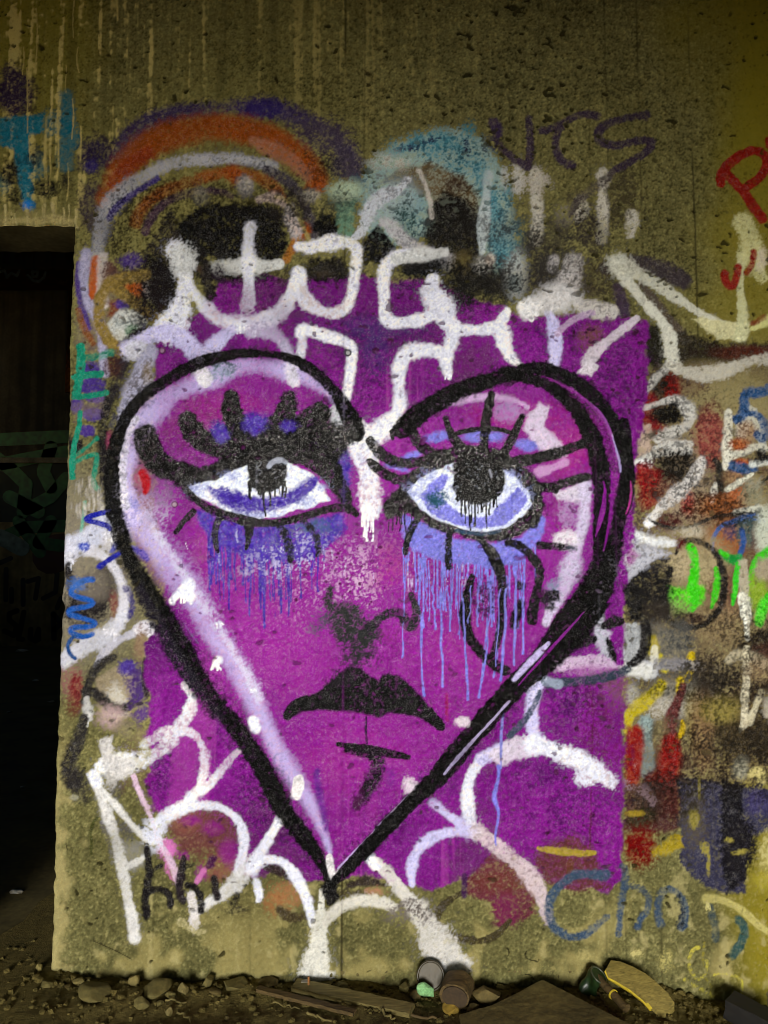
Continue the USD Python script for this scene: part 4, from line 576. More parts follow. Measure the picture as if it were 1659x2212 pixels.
for (x, y0, y1, w, xe) in ((965, 300, 940, 13, 950), (1055, 350, 1190, 16, 1088), (1198, 500, 1130, 16, 1205), (1340, 480, 1215, 17, 1378), (1520, 420, 1200, 17, 1450), (1575, 420, 1070, 13, 1545), (1622, 420, 1090, 22, 1585), (1145, 480, 760, 12, 1160), (1245, 480, 770, 13, 1262), (1300, 480, 790, 13, 1318), (1440, 460, 740, 12, 1440), (1395, 450, 740, 11, 1380), (1100, 430, 640, 10, 1105), (1480, 460, 700, 11, 1470)):
    n = 7; S(T12, [(x + (xe - x) * (k / n) ** 1.5 + drng.uniform(-7, 7), y0 + (y1 - y0) * k / n, w * (1.0 if k == n else drng.uniform(.5, .9))) for k in range(n + 1)], w, LB, a=.96, sp=.25, halo=0, gloss=.72)
for (x, y0, y1, w, xe) in ((30, 300, 990, 14, 15), (82, 300, 920, 13, 70), (155, 230, 450, 11, 150)):
    n = 6; S((2, 2), [(x + (xe - x) * k / n + drng.uniform(-5, 5), y0 + (y1 - y0) * k / n) for k in range(n + 1)], w, LB, a=.96, sp=.25, halo=0, gloss=.72)
S(T12, [(1602, 1290, 16), (1590, 1450, 20), (1588, 1659, 22)], 20, (120, 124, 206), a=.85, sp=.4, halo=.02); S((1, 3), [(1572, -10, 26), (1555, 130, 30), (1545, 200, 40), (1570, 280, 28), (1560, 380, 20), (1556, 500, 10)], 28, LB, a=.95, sp=.35, halo=.02)
for (x, y, w, h) in ((1, 1, 1, 1),): pass
for (x, y, w, h, r) in ((945, 943, 60, 26, -.2), (1045, 943, 100, 26, 0), (1138, 962, 46, 24, .2), (890, 985, 60, 24, -.4), (860, 1010, 70, 18, .3)): B(None, x, y, w, LB, h, a=.92, rot=r, gloss=.72)
# ---- white flash between the eyes
part('nose_bridge')
S(None, [(775, 925, 36), (785, 960, 46), (795, 1010, 46), (800, 1060, 44), (799, 1100, 34)], 54, (216, 221, 245), a=.95, soft=.35, sp=.6); B(None, 770, 945, 60, W, 40, a=.9); S(None, [(850, 905, 30), (815, 940, 34), (800, 965, 30)], 32, W, a=.92)
drips(None, 778, 815, 1095, 1160, 14, 4, (220, 216, 230)); drip(None, 800, 1090, 1168, 7, W); drip(None, 793, 1090, 1160, 5, W); drip(None, 806, 1100, 1168, 4, W)
part('nose')
NG = (42, 44, 45)
S(T12, [(490, 490, 50), (465, 570, 60), (480, 620, 60), (560, 620, 80), (650, 640, 70)], 70, NG, a=.8, soft=.7, sp=.9); P(T12, [(440, 680), (540, 600), (640, 600), (720, 680), (800, 700), (800, 800), (740, 880), (560, 860), (470, 780)], NG, a=.9, soft=20, sp=.8)
S(T12, [(720, 760, 90), (800, 690, 60), (860, 655, 60), (940, 660, 60), (985, 740, 60), (1030, 710, 60), (1035, 620, 50), (1005, 540, 44)], 60, (34, 34, 38), a=.93, soft=.4, sp=.7); B(T12, 690, 880, 260, NG, 200, a=.75, soft=.95, sp=.8); B(T12, 640, 960, 180, NG, 180, a=.6, soft=.95, sp=.8); B(T12, 420, 720, 160, (80, 70, 96), 180, a=.5, soft=.9, sp=1.3)
B(T12, 880, 800, 160, (120, 40, 110), 130, a=.4, sp=1, mark=False)
part('lips')
LP = (17, 17, 18)
P(T12, [(195, 1310), (225, 1260), (300, 1215), (400, 1165), (500, 1085), (560, 1025), (620, 1000), (690, 1015), (750, 1070), (790, 1090), (815, 1060), (860, 1040), (930, 1058), (1010, 1135), (1090, 1225), (1160, 1310), (1212, 1375), (1205, 1405), (1170, 1400), (1100, 1355), (1000, 1325), (900, 1305), (860, 1305), (800, 1335), (740, 1318), (660, 1298), (540, 1290), (400, 1285), (300, 1295), (240, 1330)], LP, a=.99, soft=5, sp=.25, gloss=.5, rough=.7)
S(T12, [(205, 1320), (240, 1265), (320, 1225)], 60, LP, a=.97, soft=.3); S(T12, [(1110, 1290), (1180, 1370), (1195, 1390)], 56, LP, a=.98, soft=.2); B(T12, 560, 1080, 200, (34, 30, 36), 130, a=.6, sp=.9)
B(T12, 1060, 1285, 40, (120, 40, 120), 14, a=.6, rot=.4, mark=False)
S(T12, [(715, 1330), (713, 1420), (720, 1500)], 15, (34, 20, 44), a=.9)
part('chin_shadow')
S(T12, [(530, 1505, 26), (620, 1520, 46), (720, 1535, 56), (840, 1560, 56), (920, 1575, 48), (985, 1588, 36)], 52, LP, a=.98, soft=.22, sp=.3); S(T12, [(590, 1540, 40), (680, 1560, 50), (780, 1590, 90), (790, 1650, 90), (750, 1750, 90), (700, 1830, 80), (655, 1900, 60)], 80, (24, 18, 26), a=.88, soft=.7, sp=.7); B(T12, 660, 1880, 120, (80, 22, 76), 200, a=.5, mark=False)
S((1, 3), [(395, 20, 40), (400, 120, 50), (430, 260, 50), (450, 400, 40)], 46, (88, 34, 130), a=.7, soft=.8, mark=False); B((1, 3), 870, 60, 90, (88, 40, 130), 200, a=.4, mark=False); B((1, 3), 1060, 70, 50, (88, 40, 120), 90, a=.4, mark=False)
S(None, [(965, 1500), (966, 1555)], 7, (140, 24, 70), a=.6, mark=False)
# cheek loops, right
part('black_cheek_loops')
CK = (15, 14, 17)
S((2, 2), [(-30, 200, 50), (30, 210, 60), (100, 260, 64), (160, 330, 64), (178, 400, 60), (160, 500, 60), (140, 600, 64), (128, 700, 66)], 62, CK, a=.97, soft=.25, sp=.4); S((2, 2), [(180, 215, 50), (260, 222, 56), (350, 228, 44)], 54, CK, a=.95); B((2, 2), 390, 235, 70, (70, 74, 90), 50, a=.7); S((2, 2), [(170, 540, 60), (220, 545, 80), (280, 540, 60)], 72, CK, a=.93); S((2, 2), [(220, 590), (250, 610)], 60, (30, 30, 36), a=.7)
S((2, 2), [(40, 470, 60), (70, 480, 50)], 56, CK, a=.9); S((2, 2), [(60, 590, 60), (30, 660, 66), (15, 730, 66)], 64, CK, a=.95)
S(T12, [(1490, 230, 50), (1550, 320, 60), (1590, 430, 64), (1600, 540, 60), (1590, 700, 60), (1560, 850, 60), (1530, 930, 50)], 60, CK, a=.93, soft=.35); S(T12, [(1400, 420, 40), (1370, 540, 60), (1355, 680, 66), (1380, 800, 66), (1440, 890, 70), (1530, 980, 74), (1620, 1030, 70)], 68, CK, a=.95, soft=.35)
B(T12, 1480, 560, 130, (60, 30, 70), 200, a=.5, sp=1.1, mark=False)
S((2, 1), [(1, 1), (2, 2)], 1, CK, a=0)
# tears again over the loops
part('blue_tears')
for (x, y0, y1, w, xe) in ((1520, 520, 1100, 16, 1462), (1622, 500, 1090, 20, 1588), (1345, 560, 1100, 14, 1368), (1580, 500, 1000, 11, 1548), (1440, 480, 700, 10, 1436), (1395, 480, 720, 10, 1380)):
    n = 7; S(T12, [(x + (xe - x) * (k / n) ** 1.5 + drng.uniform(-7, 7), y0 + (y1 - y0) * k / n, w * drng.uniform(.5, .9)) for k in range(n + 1)], w, LB, a=.85, sp=.45, halo=0, gloss=.72)
for (x, y0, y1, w, xe) in ((28, 420, 990, 14, 15), (80, 420, 920, 12, 70)):
    n = 6; S((2, 2), [(x + (xe - x) * k / n + drng.uniform(-5, 5), y0 + (y1 - y0) * k / n) for k in range(n + 1)], w, LB, a=.95, sp=.25, halo=0, gloss=.72)
# ---- left eye
EK = (8, 8, 9)
part('eyelashes')
kw = dict(a=.98, soft=.25, sp=.35, gloss=.72)
S(None, [(313, 945, 44), (320, 965, 48), (345, 1000, 48), (385, 1020, 48), (430, 1028, 44), (480, 1015, 51)], 32, EK, **kw); S(None, [(405, 905, 38), (425, 940, 51), (470, 968, 53), (530, 988, 59)], 34, EK, **kw)
S(None, [(500, 858, 32), (503, 900, 44), (520, 945, 48), (548, 985, 59)], 30, EK, **kw); S(None, [(622, 860, 42), (612, 895, 51), (592, 930, 51), (566, 975, 59)], 34, EK, **kw); S(None, [(690, 890, 48), (668, 916, 59), (630, 944, 59), (590, 970, 65)], 38, EK, **kw)
P(None, [(520, 985), (560, 935), (600, 930), (650, 925), (700, 905), (735, 915), (765, 945), (745, 985), (700, 1000), (600, 990)], EK, a=.93, soft=10, sp=.5, gloss=.8); P(None, [(330, 985), (370, 1000), (430, 1015), (420, 1060), (440, 1090), (415, 1085), (380, 1050)], EK, a=.85, soft=9, sp=.6)
for (x, y, w, h) in ((478, 940, 34, 40), (550, 916, 54, 40), (622, 920, 34, 26), (745, 1030, 20, 90)): B(None, x, y, w, VI, h, a=.8, gloss=.85)
P(None, [(375, 1010), (403, 1030), (440, 1022), (473, 1000), (520, 978), (553, 955), (603, 945), (660, 942), (713, 930), (745, 925), (765, 945), (745, 965), (728, 985), (742, 1030), (762, 1075), (772, 1112), (752, 1108), (735, 1085), (714, 1060), (690, 1030), (655, 1008), (610, 1000), (560, 998), (515, 1013), (465, 1036), (420, 1050), (403, 1056), (385, 1042)], EK, a=.97, soft=5, sp=.35, gloss=.72)
S(None, [(700, 965, 20), (718, 1000, 20), (735, 1040, 18)], 18, EK, a=.5, soft=.8)
part('eye')
P(None, [(402, 1054), (430, 1046), (465, 1036), (515, 1012), (555, 997), (600, 999), (640, 1004), (672, 1020), (700, 1052), (716, 1082), (690, 1090), (650, 1100), (610, 1114), (560, 1118), (510, 1108), (465, 1092), (430, 1075)], (206, 216, 246), a=.98, soft=3, sp=.3, gloss=.72)
for (x, y, w, h) in ((425, 1058, 60, 30), (500, 1030, 70, 24), (660, 1080, 100, 24), (690, 1055, 50, 40), (560, 1112, 160, 14)): B(None, x, y, w, (150, 160, 214), h, a=.55, soft=.9, mark=False)
S(None, [(452, 1056, 12), (475, 1072, 26), (510, 1085, 31), (560, 1091, 31), (610, 1083, 31), (645, 1066, 31), (678, 1038, 22)], 29, VI, a=.96, soft=.5, sp=.35, gloss=.9); P(None, [(452, 1056), (475, 1048), (520, 1062), (550, 1075), (540, 1095), (490, 1082)], VI, a=.7, soft=7, sp=.6)
part('pupil')
P(None, [(533, 1000), (560, 992), (590, 995), (618, 1000), (620, 1025), (610, 1045), (590, 1062), (565, 1068), (545, 1055), (536, 1030)], EK, a=.99, soft=3.5, sp=.3, gloss=.72)
drips(None, 538, 618, 1040, 1085, 24, 4, EK, gloss=.8); drip(None, 569, 1060, 1115, 4.5, EK); drip(None, 582, 1060, 1092, 4, EK)
S(None, [(581, 1008, 8), (588, 999, 11), (603, 994, 12), (618, 1000, 8)], 10, (150, 158, 176), a=.9, sp=.5)
part('eyelashes')
S(None, [(398, 1052, 14), (420, 1075, 15), (450, 1098, 17), (500, 1117, 19), (553, 1129, 19), (603, 1128, 18), (655, 1116, 20), (700, 1102, 20), (745, 1098, 20), (770, 1112, 14)], 18, EK, **kw); S(None, [(417, 1106, 16), (398, 1126, 14), (380, 1150, 12)], 14, EK, **kw); S(None, [(480, 1115, 14), (466, 1140, 14), (470, 1190, 10)], 14, EK, **kw); S(None, [(538, 1130, 22), (538, 1160, 15), (532, 1185, 8)], 16, EK, **kw)
S(None, [(605, 1135, 20), (622, 1170, 20), (628, 1208, 18)], 20, (30, 32, 36), a=.8, sp=1.0); S(None, [(650, 1122, 16), (678, 1150, 18), (688, 1198, 16)], 18, (34, 34, 40), a=.8, sp=1.0)
# ---- right eye
part('eyelashes_001')
RK = dict(a=.97, soft=.28, sp=.4, gloss=.72)
S(None, [(800, 952, 16), (822, 978, 22), (855, 998, 22), (905, 998, 20), (960, 985, 24)], 21, EK, **RK); S(None, [(800, 998, 14), (822, 1018, 20), (860, 1036, 20), (900, 1022, 20)], 20, EK, **RK)
S(None, [(893, 905, 18), (890, 930, 20), (905, 960, 20), (945, 985, 22)], 20, EK, **RK); S(None, [(963, 903, 12), (972, 930, 16), (990, 960, 20), (1010, 975, 20)], 17, EK, **RK); S(None, [(1062, 852, 20), (1052, 900, 24), (1044, 970, 20)], 22, EK, **RK); S(None, [(1128, 900, 18), (1112, 935, 20), (1085, 985, 22)], 20, EK, **RK)
S(None, [(972, 940, 8), (1010, 930, 12), (1060, 926, 12), (1105, 936, 10)], 11, EK, **RK)
S(None, [(1258, 958, 20), (1210, 976, 24), (1160, 990, 24), (1105, 998, 24), (1075, 1000, 20)], 23, EK, **RK); S(None, [(1268, 1030, 18), (1222, 1043, 22), (1175, 1053, 20), (1148, 1046, 14)], 20, EK, **RK)
S(None, [(1200, 1060), (1175, 1052)], 14, EK, **RK)
P(None, [(830, 1095), (850, 1062), (880, 1035), (905, 1008), (945, 985), (960, 970), (1000, 958), (1050, 965), (1095, 975), (1110, 995), (1150, 1020), (1170, 1055), (1178, 1095), (1160, 1135), (1120, 1162), (1060, 1174), (1000, 1165), (930, 1140), (890, 1110), (860, 1110), (835, 1125)], EK, a=.97, soft=5, sp=.35, gloss=.9)
part('eye_001')
P(None, [(866, 1072), (885, 1056), (910, 1032), (945, 1012), (985, 998), (1040, 998), (1085, 1010), (1115, 1030), (1140, 1062), (1147, 1088), (1135, 1112), (1100, 1138), (1050, 1150), (990, 1143), (940, 1122), (905, 1096), (890, 1080)], (202, 213, 246), a=.98, soft=3, sp=.3, gloss=.72)
for (x, y, w, h) in ((890, 1062, 50, 40), (930, 1030, 60, 40), (1125, 1070, 40, 60), (1100, 1025, 50, 24)): B(None, x, y, w, (150, 160, 220), h, a=.55, soft=.9, mark=False)
P(None, [(908, 1075), (930, 1040), (955, 1020), (975, 1030), (950, 1065), (985, 1100), (1010, 1118), (1060, 1112), (1100, 1070), (1122, 1050), (1140, 1078), (1122, 1110), (1090, 1132), (1040, 1143), (980, 1135), (935, 1112)], LB, a=.95, soft=4.5, sp=.5, gloss=.8); B(None, 945, 1078, 50, (40, 80, 100), 44, a=.75, sp=.9); S(None, [(985, 1146), (1035, 1153), (1080, 1146)], 9, (50, 80, 110), a=.6)
part('pupil_001')
P(None, [(978, 1000), (1000, 985), (1060, 985), (1088, 1005), (1094, 1035), (1078, 1070), (1055, 1086), (1025, 1090), (995, 1078), (978, 1050)], EK, a=.99, soft=3.5, sp=.3, gloss=.72)
drips(None, 985, 1076, 1065, 1115, 34, 4, EK, gloss=.72)
for (x, y1) in ((1005, 1130), (1022, 1128), (1030, 1135), (1052, 1140), (1012, 1145)): drip(None, x, 1075, y1, 4.5, EK)
S(None, [(1058, 1015), (1062, 1030)], 5, (130, 134, 150), a=.8)
part('eyelashes_001')
S(None, [(850, 1088, 40), (872, 1080, 34), (885, 1095, 26), (905, 1115, 20)], 30, EK, **RK); drips(None, 836, 905, 1100, 1150, 14, 4, EK)
S(None, [(900, 1125, 14), (882, 1160, 16), (876, 1195, 12)], 15, (20, 22, 26), **RK); S(None, [(970, 1150, 16), (969, 1190, 18), (970, 1225, 14)], 17, (20, 22, 26), a=.92, sp=.8); S(None, [(1042, 1170, 14), (1068, 1200, 18), (1082, 1235, 18)], 18, EK, **RK)
# ---- heart outline
part('heart_outline')
for path in ([(553, 764, 34), (433, 783, 38), (313, 853, 44), (253, 946, 48), (243, 1060, 54), (260, 1149, 62), (307, 1255, 70), (393, 1390, 74), (483, 1540, 72), (573, 1670, 72), (650, 1800, 60), (708, 1895, 44)], [(553, 764, 34), (646, 782, 38), (720, 843, 44), (765, 925, 50)], [(718, 1905, 40), (820, 1804, 54), (920, 1704, 54), (1060, 1556, 54), (1180, 1430, 64), (1270, 1320, 84), (1320, 1190, 80), (1345, 1060, 70)], [(1106, 812, 60), (1216, 830, 76), (1300, 900, 80), (1340, 1000, 78)], [(882, 928, 40), (935, 872, 54), (1040, 826, 58), (1106, 810, 60)]):
    S(None, path, 50, (22, 16, 24), a=.42, soft=.85, sp=.5, halo=.0, gloss=.6, mark=False)
OK_ = dict(a=.99, soft=.2, sp=.2, gloss=.45, halo=.05)
HK = (7, 7, 9)
S(None, [(553, 764, 20), (500, 766, 22), (433, 783, 23), (367, 816, 26), (313, 853, 28), (277, 893, 28), (253, 946, 29), (243, 1003, 31), (243, 1060, 34), (246, 1106, 34)], 28, HK, **OK_)
S(None, [(553, 764, 20), (603, 767, 22), (646, 782, 24), (687, 810, 27), (720, 843, 28), (744, 880, 30), (760, 910, 34), (772, 940, 23)], 28, HK, **OK_); B(None, 745, 935, 60, HK, 50, a=.8, gloss=.9)
S(None, [(246, 1100, 34), (260, 1149, 37), (277, 1200, 40), (307, 1255, 41), (350, 1320, 41), (393, 1390, 43), (430, 1460, 41), (483, 1540, 41), (530, 1600, 43), (573, 1670, 43), (610, 1742, 41), (650, 1800, 37), (692, 1858, 31), (714, 1905, 28)], 42, HK, a=.98, soft=.28, sp=.3, gloss=.45)
S(None, [(300, 1270, 23), (330, 1330, 34), (370, 1400, 34), (420, 1480, 34), (470, 1550, 30)], 28, (20, 16, 27), a=.85, soft=.6, sp=.6); S(None, [(398, 1345, 3), (410, 1365, 4), (430, 1390, 3)], 4, (110, 100, 148), a=.5, halo=0)
S(None, [(712, 1918, 39), (716, 1935, 32), (712, 1950, 16)], 30, (16, 15, 16), a=.95, soft=.4)
S(None, [(718, 1905, 26), (770, 1856, 31), (820, 1804, 34), (870, 1752, 34), (920, 1704, 34), (970, 1657, 34), (1010, 1610, 31), (1060, 1556, 31), (1106, 1500, 34), (1156, 1455, 35), (1206, 1410, 40), (1250, 1360, 47), (1292, 1292, 51), (1316, 1220, 49), (1334, 1150, 43), (1345, 1080, 37), (1356, 1030, 35)], 36, HK, **OK_)
S(None, [(935, 1672, 12), (962, 1640, 22), (1002, 1595, 26), (1052, 1538, 28), (1105, 1475, 28), (1156, 1425, 29), (1206, 1370, 43), (1256, 1300, 49), (1290, 1230, 43), (1300, 1150, 40), (1304, 1100, 40)], 30, HK, **OK_)
S(None, [(1106, 808, 30), (1156, 798, 33), (1216, 812, 35), (1264, 840, 35), (1305, 882, 33), (1332, 930, 32), (1352, 990, 32), (1356, 1050, 32), (1346, 1105, 32)], 38, HK, **OK_)
S(None, [(1106, 816, 32), (1172, 828, 35), (1222, 862, 37), (1262, 912, 40), (1288, 972, 42), (1300, 1036, 40), (1296, 1106, 35)], 44, HK, **OK_); B(None, 1250, 870, 60, (30, 24, 28), 60, a=.4)
S(None, [(882, 928, 23), (866, 930, 32), (890, 905, 39), (935, 872, 39), (990, 845, 39), (1040, 826, 41), (1106, 810, 46)], 34, HK, **OK_); drips(None, 848, 872, 930, 955, 7, 5, HK)
S(None, [(1348, 912, 23), (1353, 950, 25), (1354, 990, 23)], 21, HK, **OK_)
S(None, [(1236, 840, 3), (1272, 870, 5), (1300, 896, 6), (1320, 940, 6), (1332, 990, 5)], 5, (140, 70, 160), a=.85, sp=.4, halo=0); S(None, [(1322, 940, 4), (1338, 1000, 5), (1340, 1020, 3)], 4, (170, 160, 217), a=.75, sp=.5, halo=0); S(None, [(1303, 1040, 2), (1306, 1075, 9), (1300, 1110, 12), (1292, 1140, 7), (1286, 1160, 2)], 8, MG, a=.95, sp=.2, halo=0, soft=.2)
S(None, [(1120, 1480, 2), (1180, 1412, 6), (1225, 1362, 5), (1262, 1322, 2)], 4, MG, a=.8, sp=.3, halo=0); S(None, [(1180, 815, 2), (1240, 846, 5), (1290, 890, 5), (1322, 950, 4), (1332, 1010, 2)], 4, (120, 40, 128), a=.85, sp=.4, halo=0); S(None, [(1318, 1010, 2), (1322, 1070, 6), (1316, 1130, 7), (1304, 1190, 3)], 5, MG, a=.8, sp=.3, halo=0)
S(None, [(1362, 1040, 3), (1362, 1075, 5), (1352, 1110, 4)], 5, (150, 40, 125), a=.8, halo=0)
S(None, [(1110, 1468, 10), (1150, 1425, 14), (1184, 1390, 8)], 11, (176, 168, 217), a=.9, sp=.3, halo=0); S(None, [(960, 1672, 5), (1000, 1625, 6), (1050, 1570, 5), (1100, 1515, 5)], 6, (170, 160, 205), a=.8, sp=.5, halo=0); S(None, [(730, 1876, 4), (790, 1814, 5), (850, 1750, 4), (900, 1700, 3)], 5, (184, 170, 223), a=.8, sp=.5, halo=0)
part('heart_highlight')
B(T12, 1340, 1360, 90, (206, 196, 212), 70, a=.9, sp=.9); B((1, 3), 1000, 110, 110, (200, 190, 208), 130, a=.85, sp=.9); S((1, 3), [(275, 80, 70), (272, 130, 80), (265, 195, 30)], 74, (214, 214, 220), a=.98, sp=.2, soft=.15, halo=.02); S((1, 3), [(475, 580, 56), (480, 630, 56), (495, 690, 50), (500, 725, 20)], 54, (206, 206, 212), a=.97, sp=.2, soft=.18); S((1, 3), [(540, 670), (520, 700)], 40, (200, 198, 206), a=.8)
S((0, 2), [(1130, 560, 20), (1180, 510, 50), (1215, 490, 80), (1225, 470, 80)], 60, (216, 222, 246), a=.97, sp=.25, halo=.02); drips((0, 2), 1170, 1250, 520, 590, 9, 17, (216, 222, 246)); S((0, 2), [(1370, 1020, 20), (1395, 985, 40), (1415, 960, 66)], 50, (216, 222, 246), a=.97, sp=.25, halo=.02); drips((0, 2), 1380, 1435, 990, 1030, 6, 14, (216, 222, 246)); S((0, 2), [(1640, 1350), (1650, 1400)], 60, (216, 222, 246), a=.95, sp=.3)
# redo outline edge over the runs
part('heart_outline')
S(None, [(722, 1900, 14), (770, 1852, 26), (820, 1802, 30), (870, 1752, 32), (920, 1704, 32)], 30, HK, **OK_)
# ---- tags on top
part('dark_initials')
VT = (52, 42, 58)
S(None, [(1070, 266), (1072, 300), (1084, 320), (1110, 345), (1140, 362), (1145, 330), (1145, 300), (1142, 255)], 17, VT, a=.9, sp=.55, curve=False); S(None, [(1066, 265), (1076, 285)], 24, (54, 40, 74), a=.85)
S(None, [(1170, 282), (1208, 270), (1246, 252), (1290, 251)], 16, VT, a=.9, sp=.5); S(None, [(1210, 278), (1200, 308), (1208, 340), (1236, 358)], 17, VT, a=.9, sp=.5)
S(None, [(1396, 248, 22), (1360, 252, 16), (1312, 268, 17), (1292, 288, 18), (1298, 306, 17), (1332, 314, 17), (1374, 304, 17), (1405, 305, 17)], 17, VT, a=.9, sp=.5); S(None, [(1406, 308, 20), (1402, 322, 16), (1372, 344, 15), (1322, 372, 14)], 16, VT, a=.88, sp=.5); S(None, [(1322, 372, 14), (1290, 402, 22), (1250, 432, 20), (1232, 465, 14)], 18, (70, 64, 62), a=.75, soft=.6)
part('red_letter')
RP = (118, 22, 14)
S(None, [(1556, 395), (1562, 370), (1585, 345), (1622, 327), (1650, 335), (1652, 365), (1635, 388), (1612, 405)], 19, RP, a=.97, sp=.25, soft=.18); S(None, [(1570, 378), (1606, 416), (1630, 450), (1646, 472)], 20, RP, a=.97, sp=.25, soft=.18); S(None, [(1659, 300), (1659, 316)], 10, RP)
S(None, [(1566, 592), (1570, 612), (1580, 618), (1590, 602), (1594, 578)], 15, RP, a=.95, sp=.3); S(None, [(1612, 588), (1622, 575), (1628, 545)], 14, RP, a=.9); S(None, [(1625, 700), (1650, 685)], 12, (110, 40, 26), a=.6)
part('black_letters')
HB = (20, 18, 20)
S((0, 3), [(950, 525), (962, 620), (962, 720), (942, 830), (945, 900), (950, 955)], 52, HB, a=.95, sp=.5); S((0, 3), [(965, 690), (1000, 655), (1040, 635)], 34, HB, a=.8); S((0, 3), [(960, 805), (1010, 785), (1070, 800), (1100, 840), (1105, 890)], 46, HB, a=.93); S((0, 3), [(1190, 580, 40), (1175, 680, 56), (1165, 780, 60), (1185, 860, 44)], 52, (28, 22, 28), a=.93); S((0, 3), [(1195, 640), (1250, 628)], 30, HB, a=.75); S((0, 3), [(1215, 760), (1270, 780), (1300, 840), (1305, 920)], 48, HB, a=.9, soft=.4); S((0, 3), [(1385, 720), (1395, 780), (1405, 840)], 50, (32, 28, 30), a=.9); S((0, 3), [(1380, 590), (1360, 630)], 56, (64, 20, 66), a=.85); S((0, 3), [(1530, 830), (1510, 870)], 50, HB, a=.7, soft=.6); B((0, 3), 1540, 920, 150, (50, 46, 34), 70, a=.6)
part('blue_name')
CH = (52, 72, 96)
t = (2, 3)
S(t, [(600, 690, 80), (520, 690, 60), (430, 690, 56), (340, 735, 56), (270, 810, 60), (240, 900, 60), (255, 990, 60), (310, 1060, 66), (390, 1095, 60), (480, 1075, 60), (560, 1010, 56), (620, 965, 50)], 58, CH, a=.85, sp=.55); S(t, [(720, 640, 50), (735, 740, 50), (715, 850, 52), (695, 980, 52), (688, 1080, 48)], 50, CH, a=.88, sp=.55); S(t, [(735, 770), (820, 775), (880, 830), (880, 900), (840, 970), (815, 1030)], 52, CH, a=.85, sp=.6); S(t, [(960, 1010), (945, 930), (955, 850), (1000, 785), (1060, 800), (1105, 850), (1120, 930), (1100, 1030)], 50, CH, a=.85, sp=.6); S(t, [(1075, 830), (1100, 920), (1090, 1020)], 50, (40, 46, 52), a=.6, sp=.9); S(t, [(1280, 900), (1310, 1000), (1320, 1110)], 46, (62, 74, 74), a=.8, sp=.6); S(t, [(1470, 985), (1505, 1060), (1480, 1140), (1430, 1210)], 52, (46, 74, 72), a=.88, sp=.6)
B(t, 720, 660, 50, (60, 40, 34), 50, a=.5, mark=False)
part('pale_tag')
S(t, [(1260, 850, 66), (1330, 850, 50), (1420, 880, 46), (1520, 950, 46), (1600, 1020, 40), (1665, 1060, 36)], 48, (164, 158, 96), a=.85, sp=.8); drips(t, 1250, 1310, 880, 955, 5, 14, (170, 164, 106)); YL = (186, 178, 70)
S(t, [(1210, 1165), (1160, 1200), (1150, 1280), (1175, 1340), (1215, 1370), (1250, 1330), (1260, 1250)], 22, YL, a=.75, sp=1.1); S(t, [(1310, 1340), (1360, 1330), (1480, 1370), (1490, 1430), (1490, 1500)], 18, YL, a=.7, sp=1.1); S(t, [(1120, 1370), (1180, 1410), (1240, 1440), (1300, 1480)], 26, YL, a=.6, sp=1.1); S(t, [(1250, 1140), (1240, 1300), (1290, 1420)], 18, (150, 142, 50), a=.5, sp=1.1)
B(t, 800, 1200, 120, (190, 182, 120), 80, a=.5, sp=1.4); B(t, 1000, 1250, 120, (186, 178, 110), 150, a=.45, sp=1.4); B(t, 470, 1220, 120, (176, 168, 110), 70, a=.4, sp=1.4); B(t, 200, 1330, 300, (170, 162, 104), 90, a=.35, sp=1.4)
for (tt, pts) in ((t, [(95, 1190), (90, 1225), (120, 1245), (170, 1252)]), (t, [(85, 1340), (120, 1345), (140, 1365)]), ((1, 3), [(1625, 1170), (1640, 1190), (1628, 1225)]), ((0, 3), [(600, 1120), (760, 1190), (850, 1240)]), ((1, 3), [(720, 1320), (745, 1310)]), ((0, 3), [(430, 490), (437, 530)]), ((0, 3), [(628, 780), (632, 810)])):
    part('bare_concrete'); S(tt, pts, 7, (40, 36, 22), a=.8, halo=0, gloss=.1)
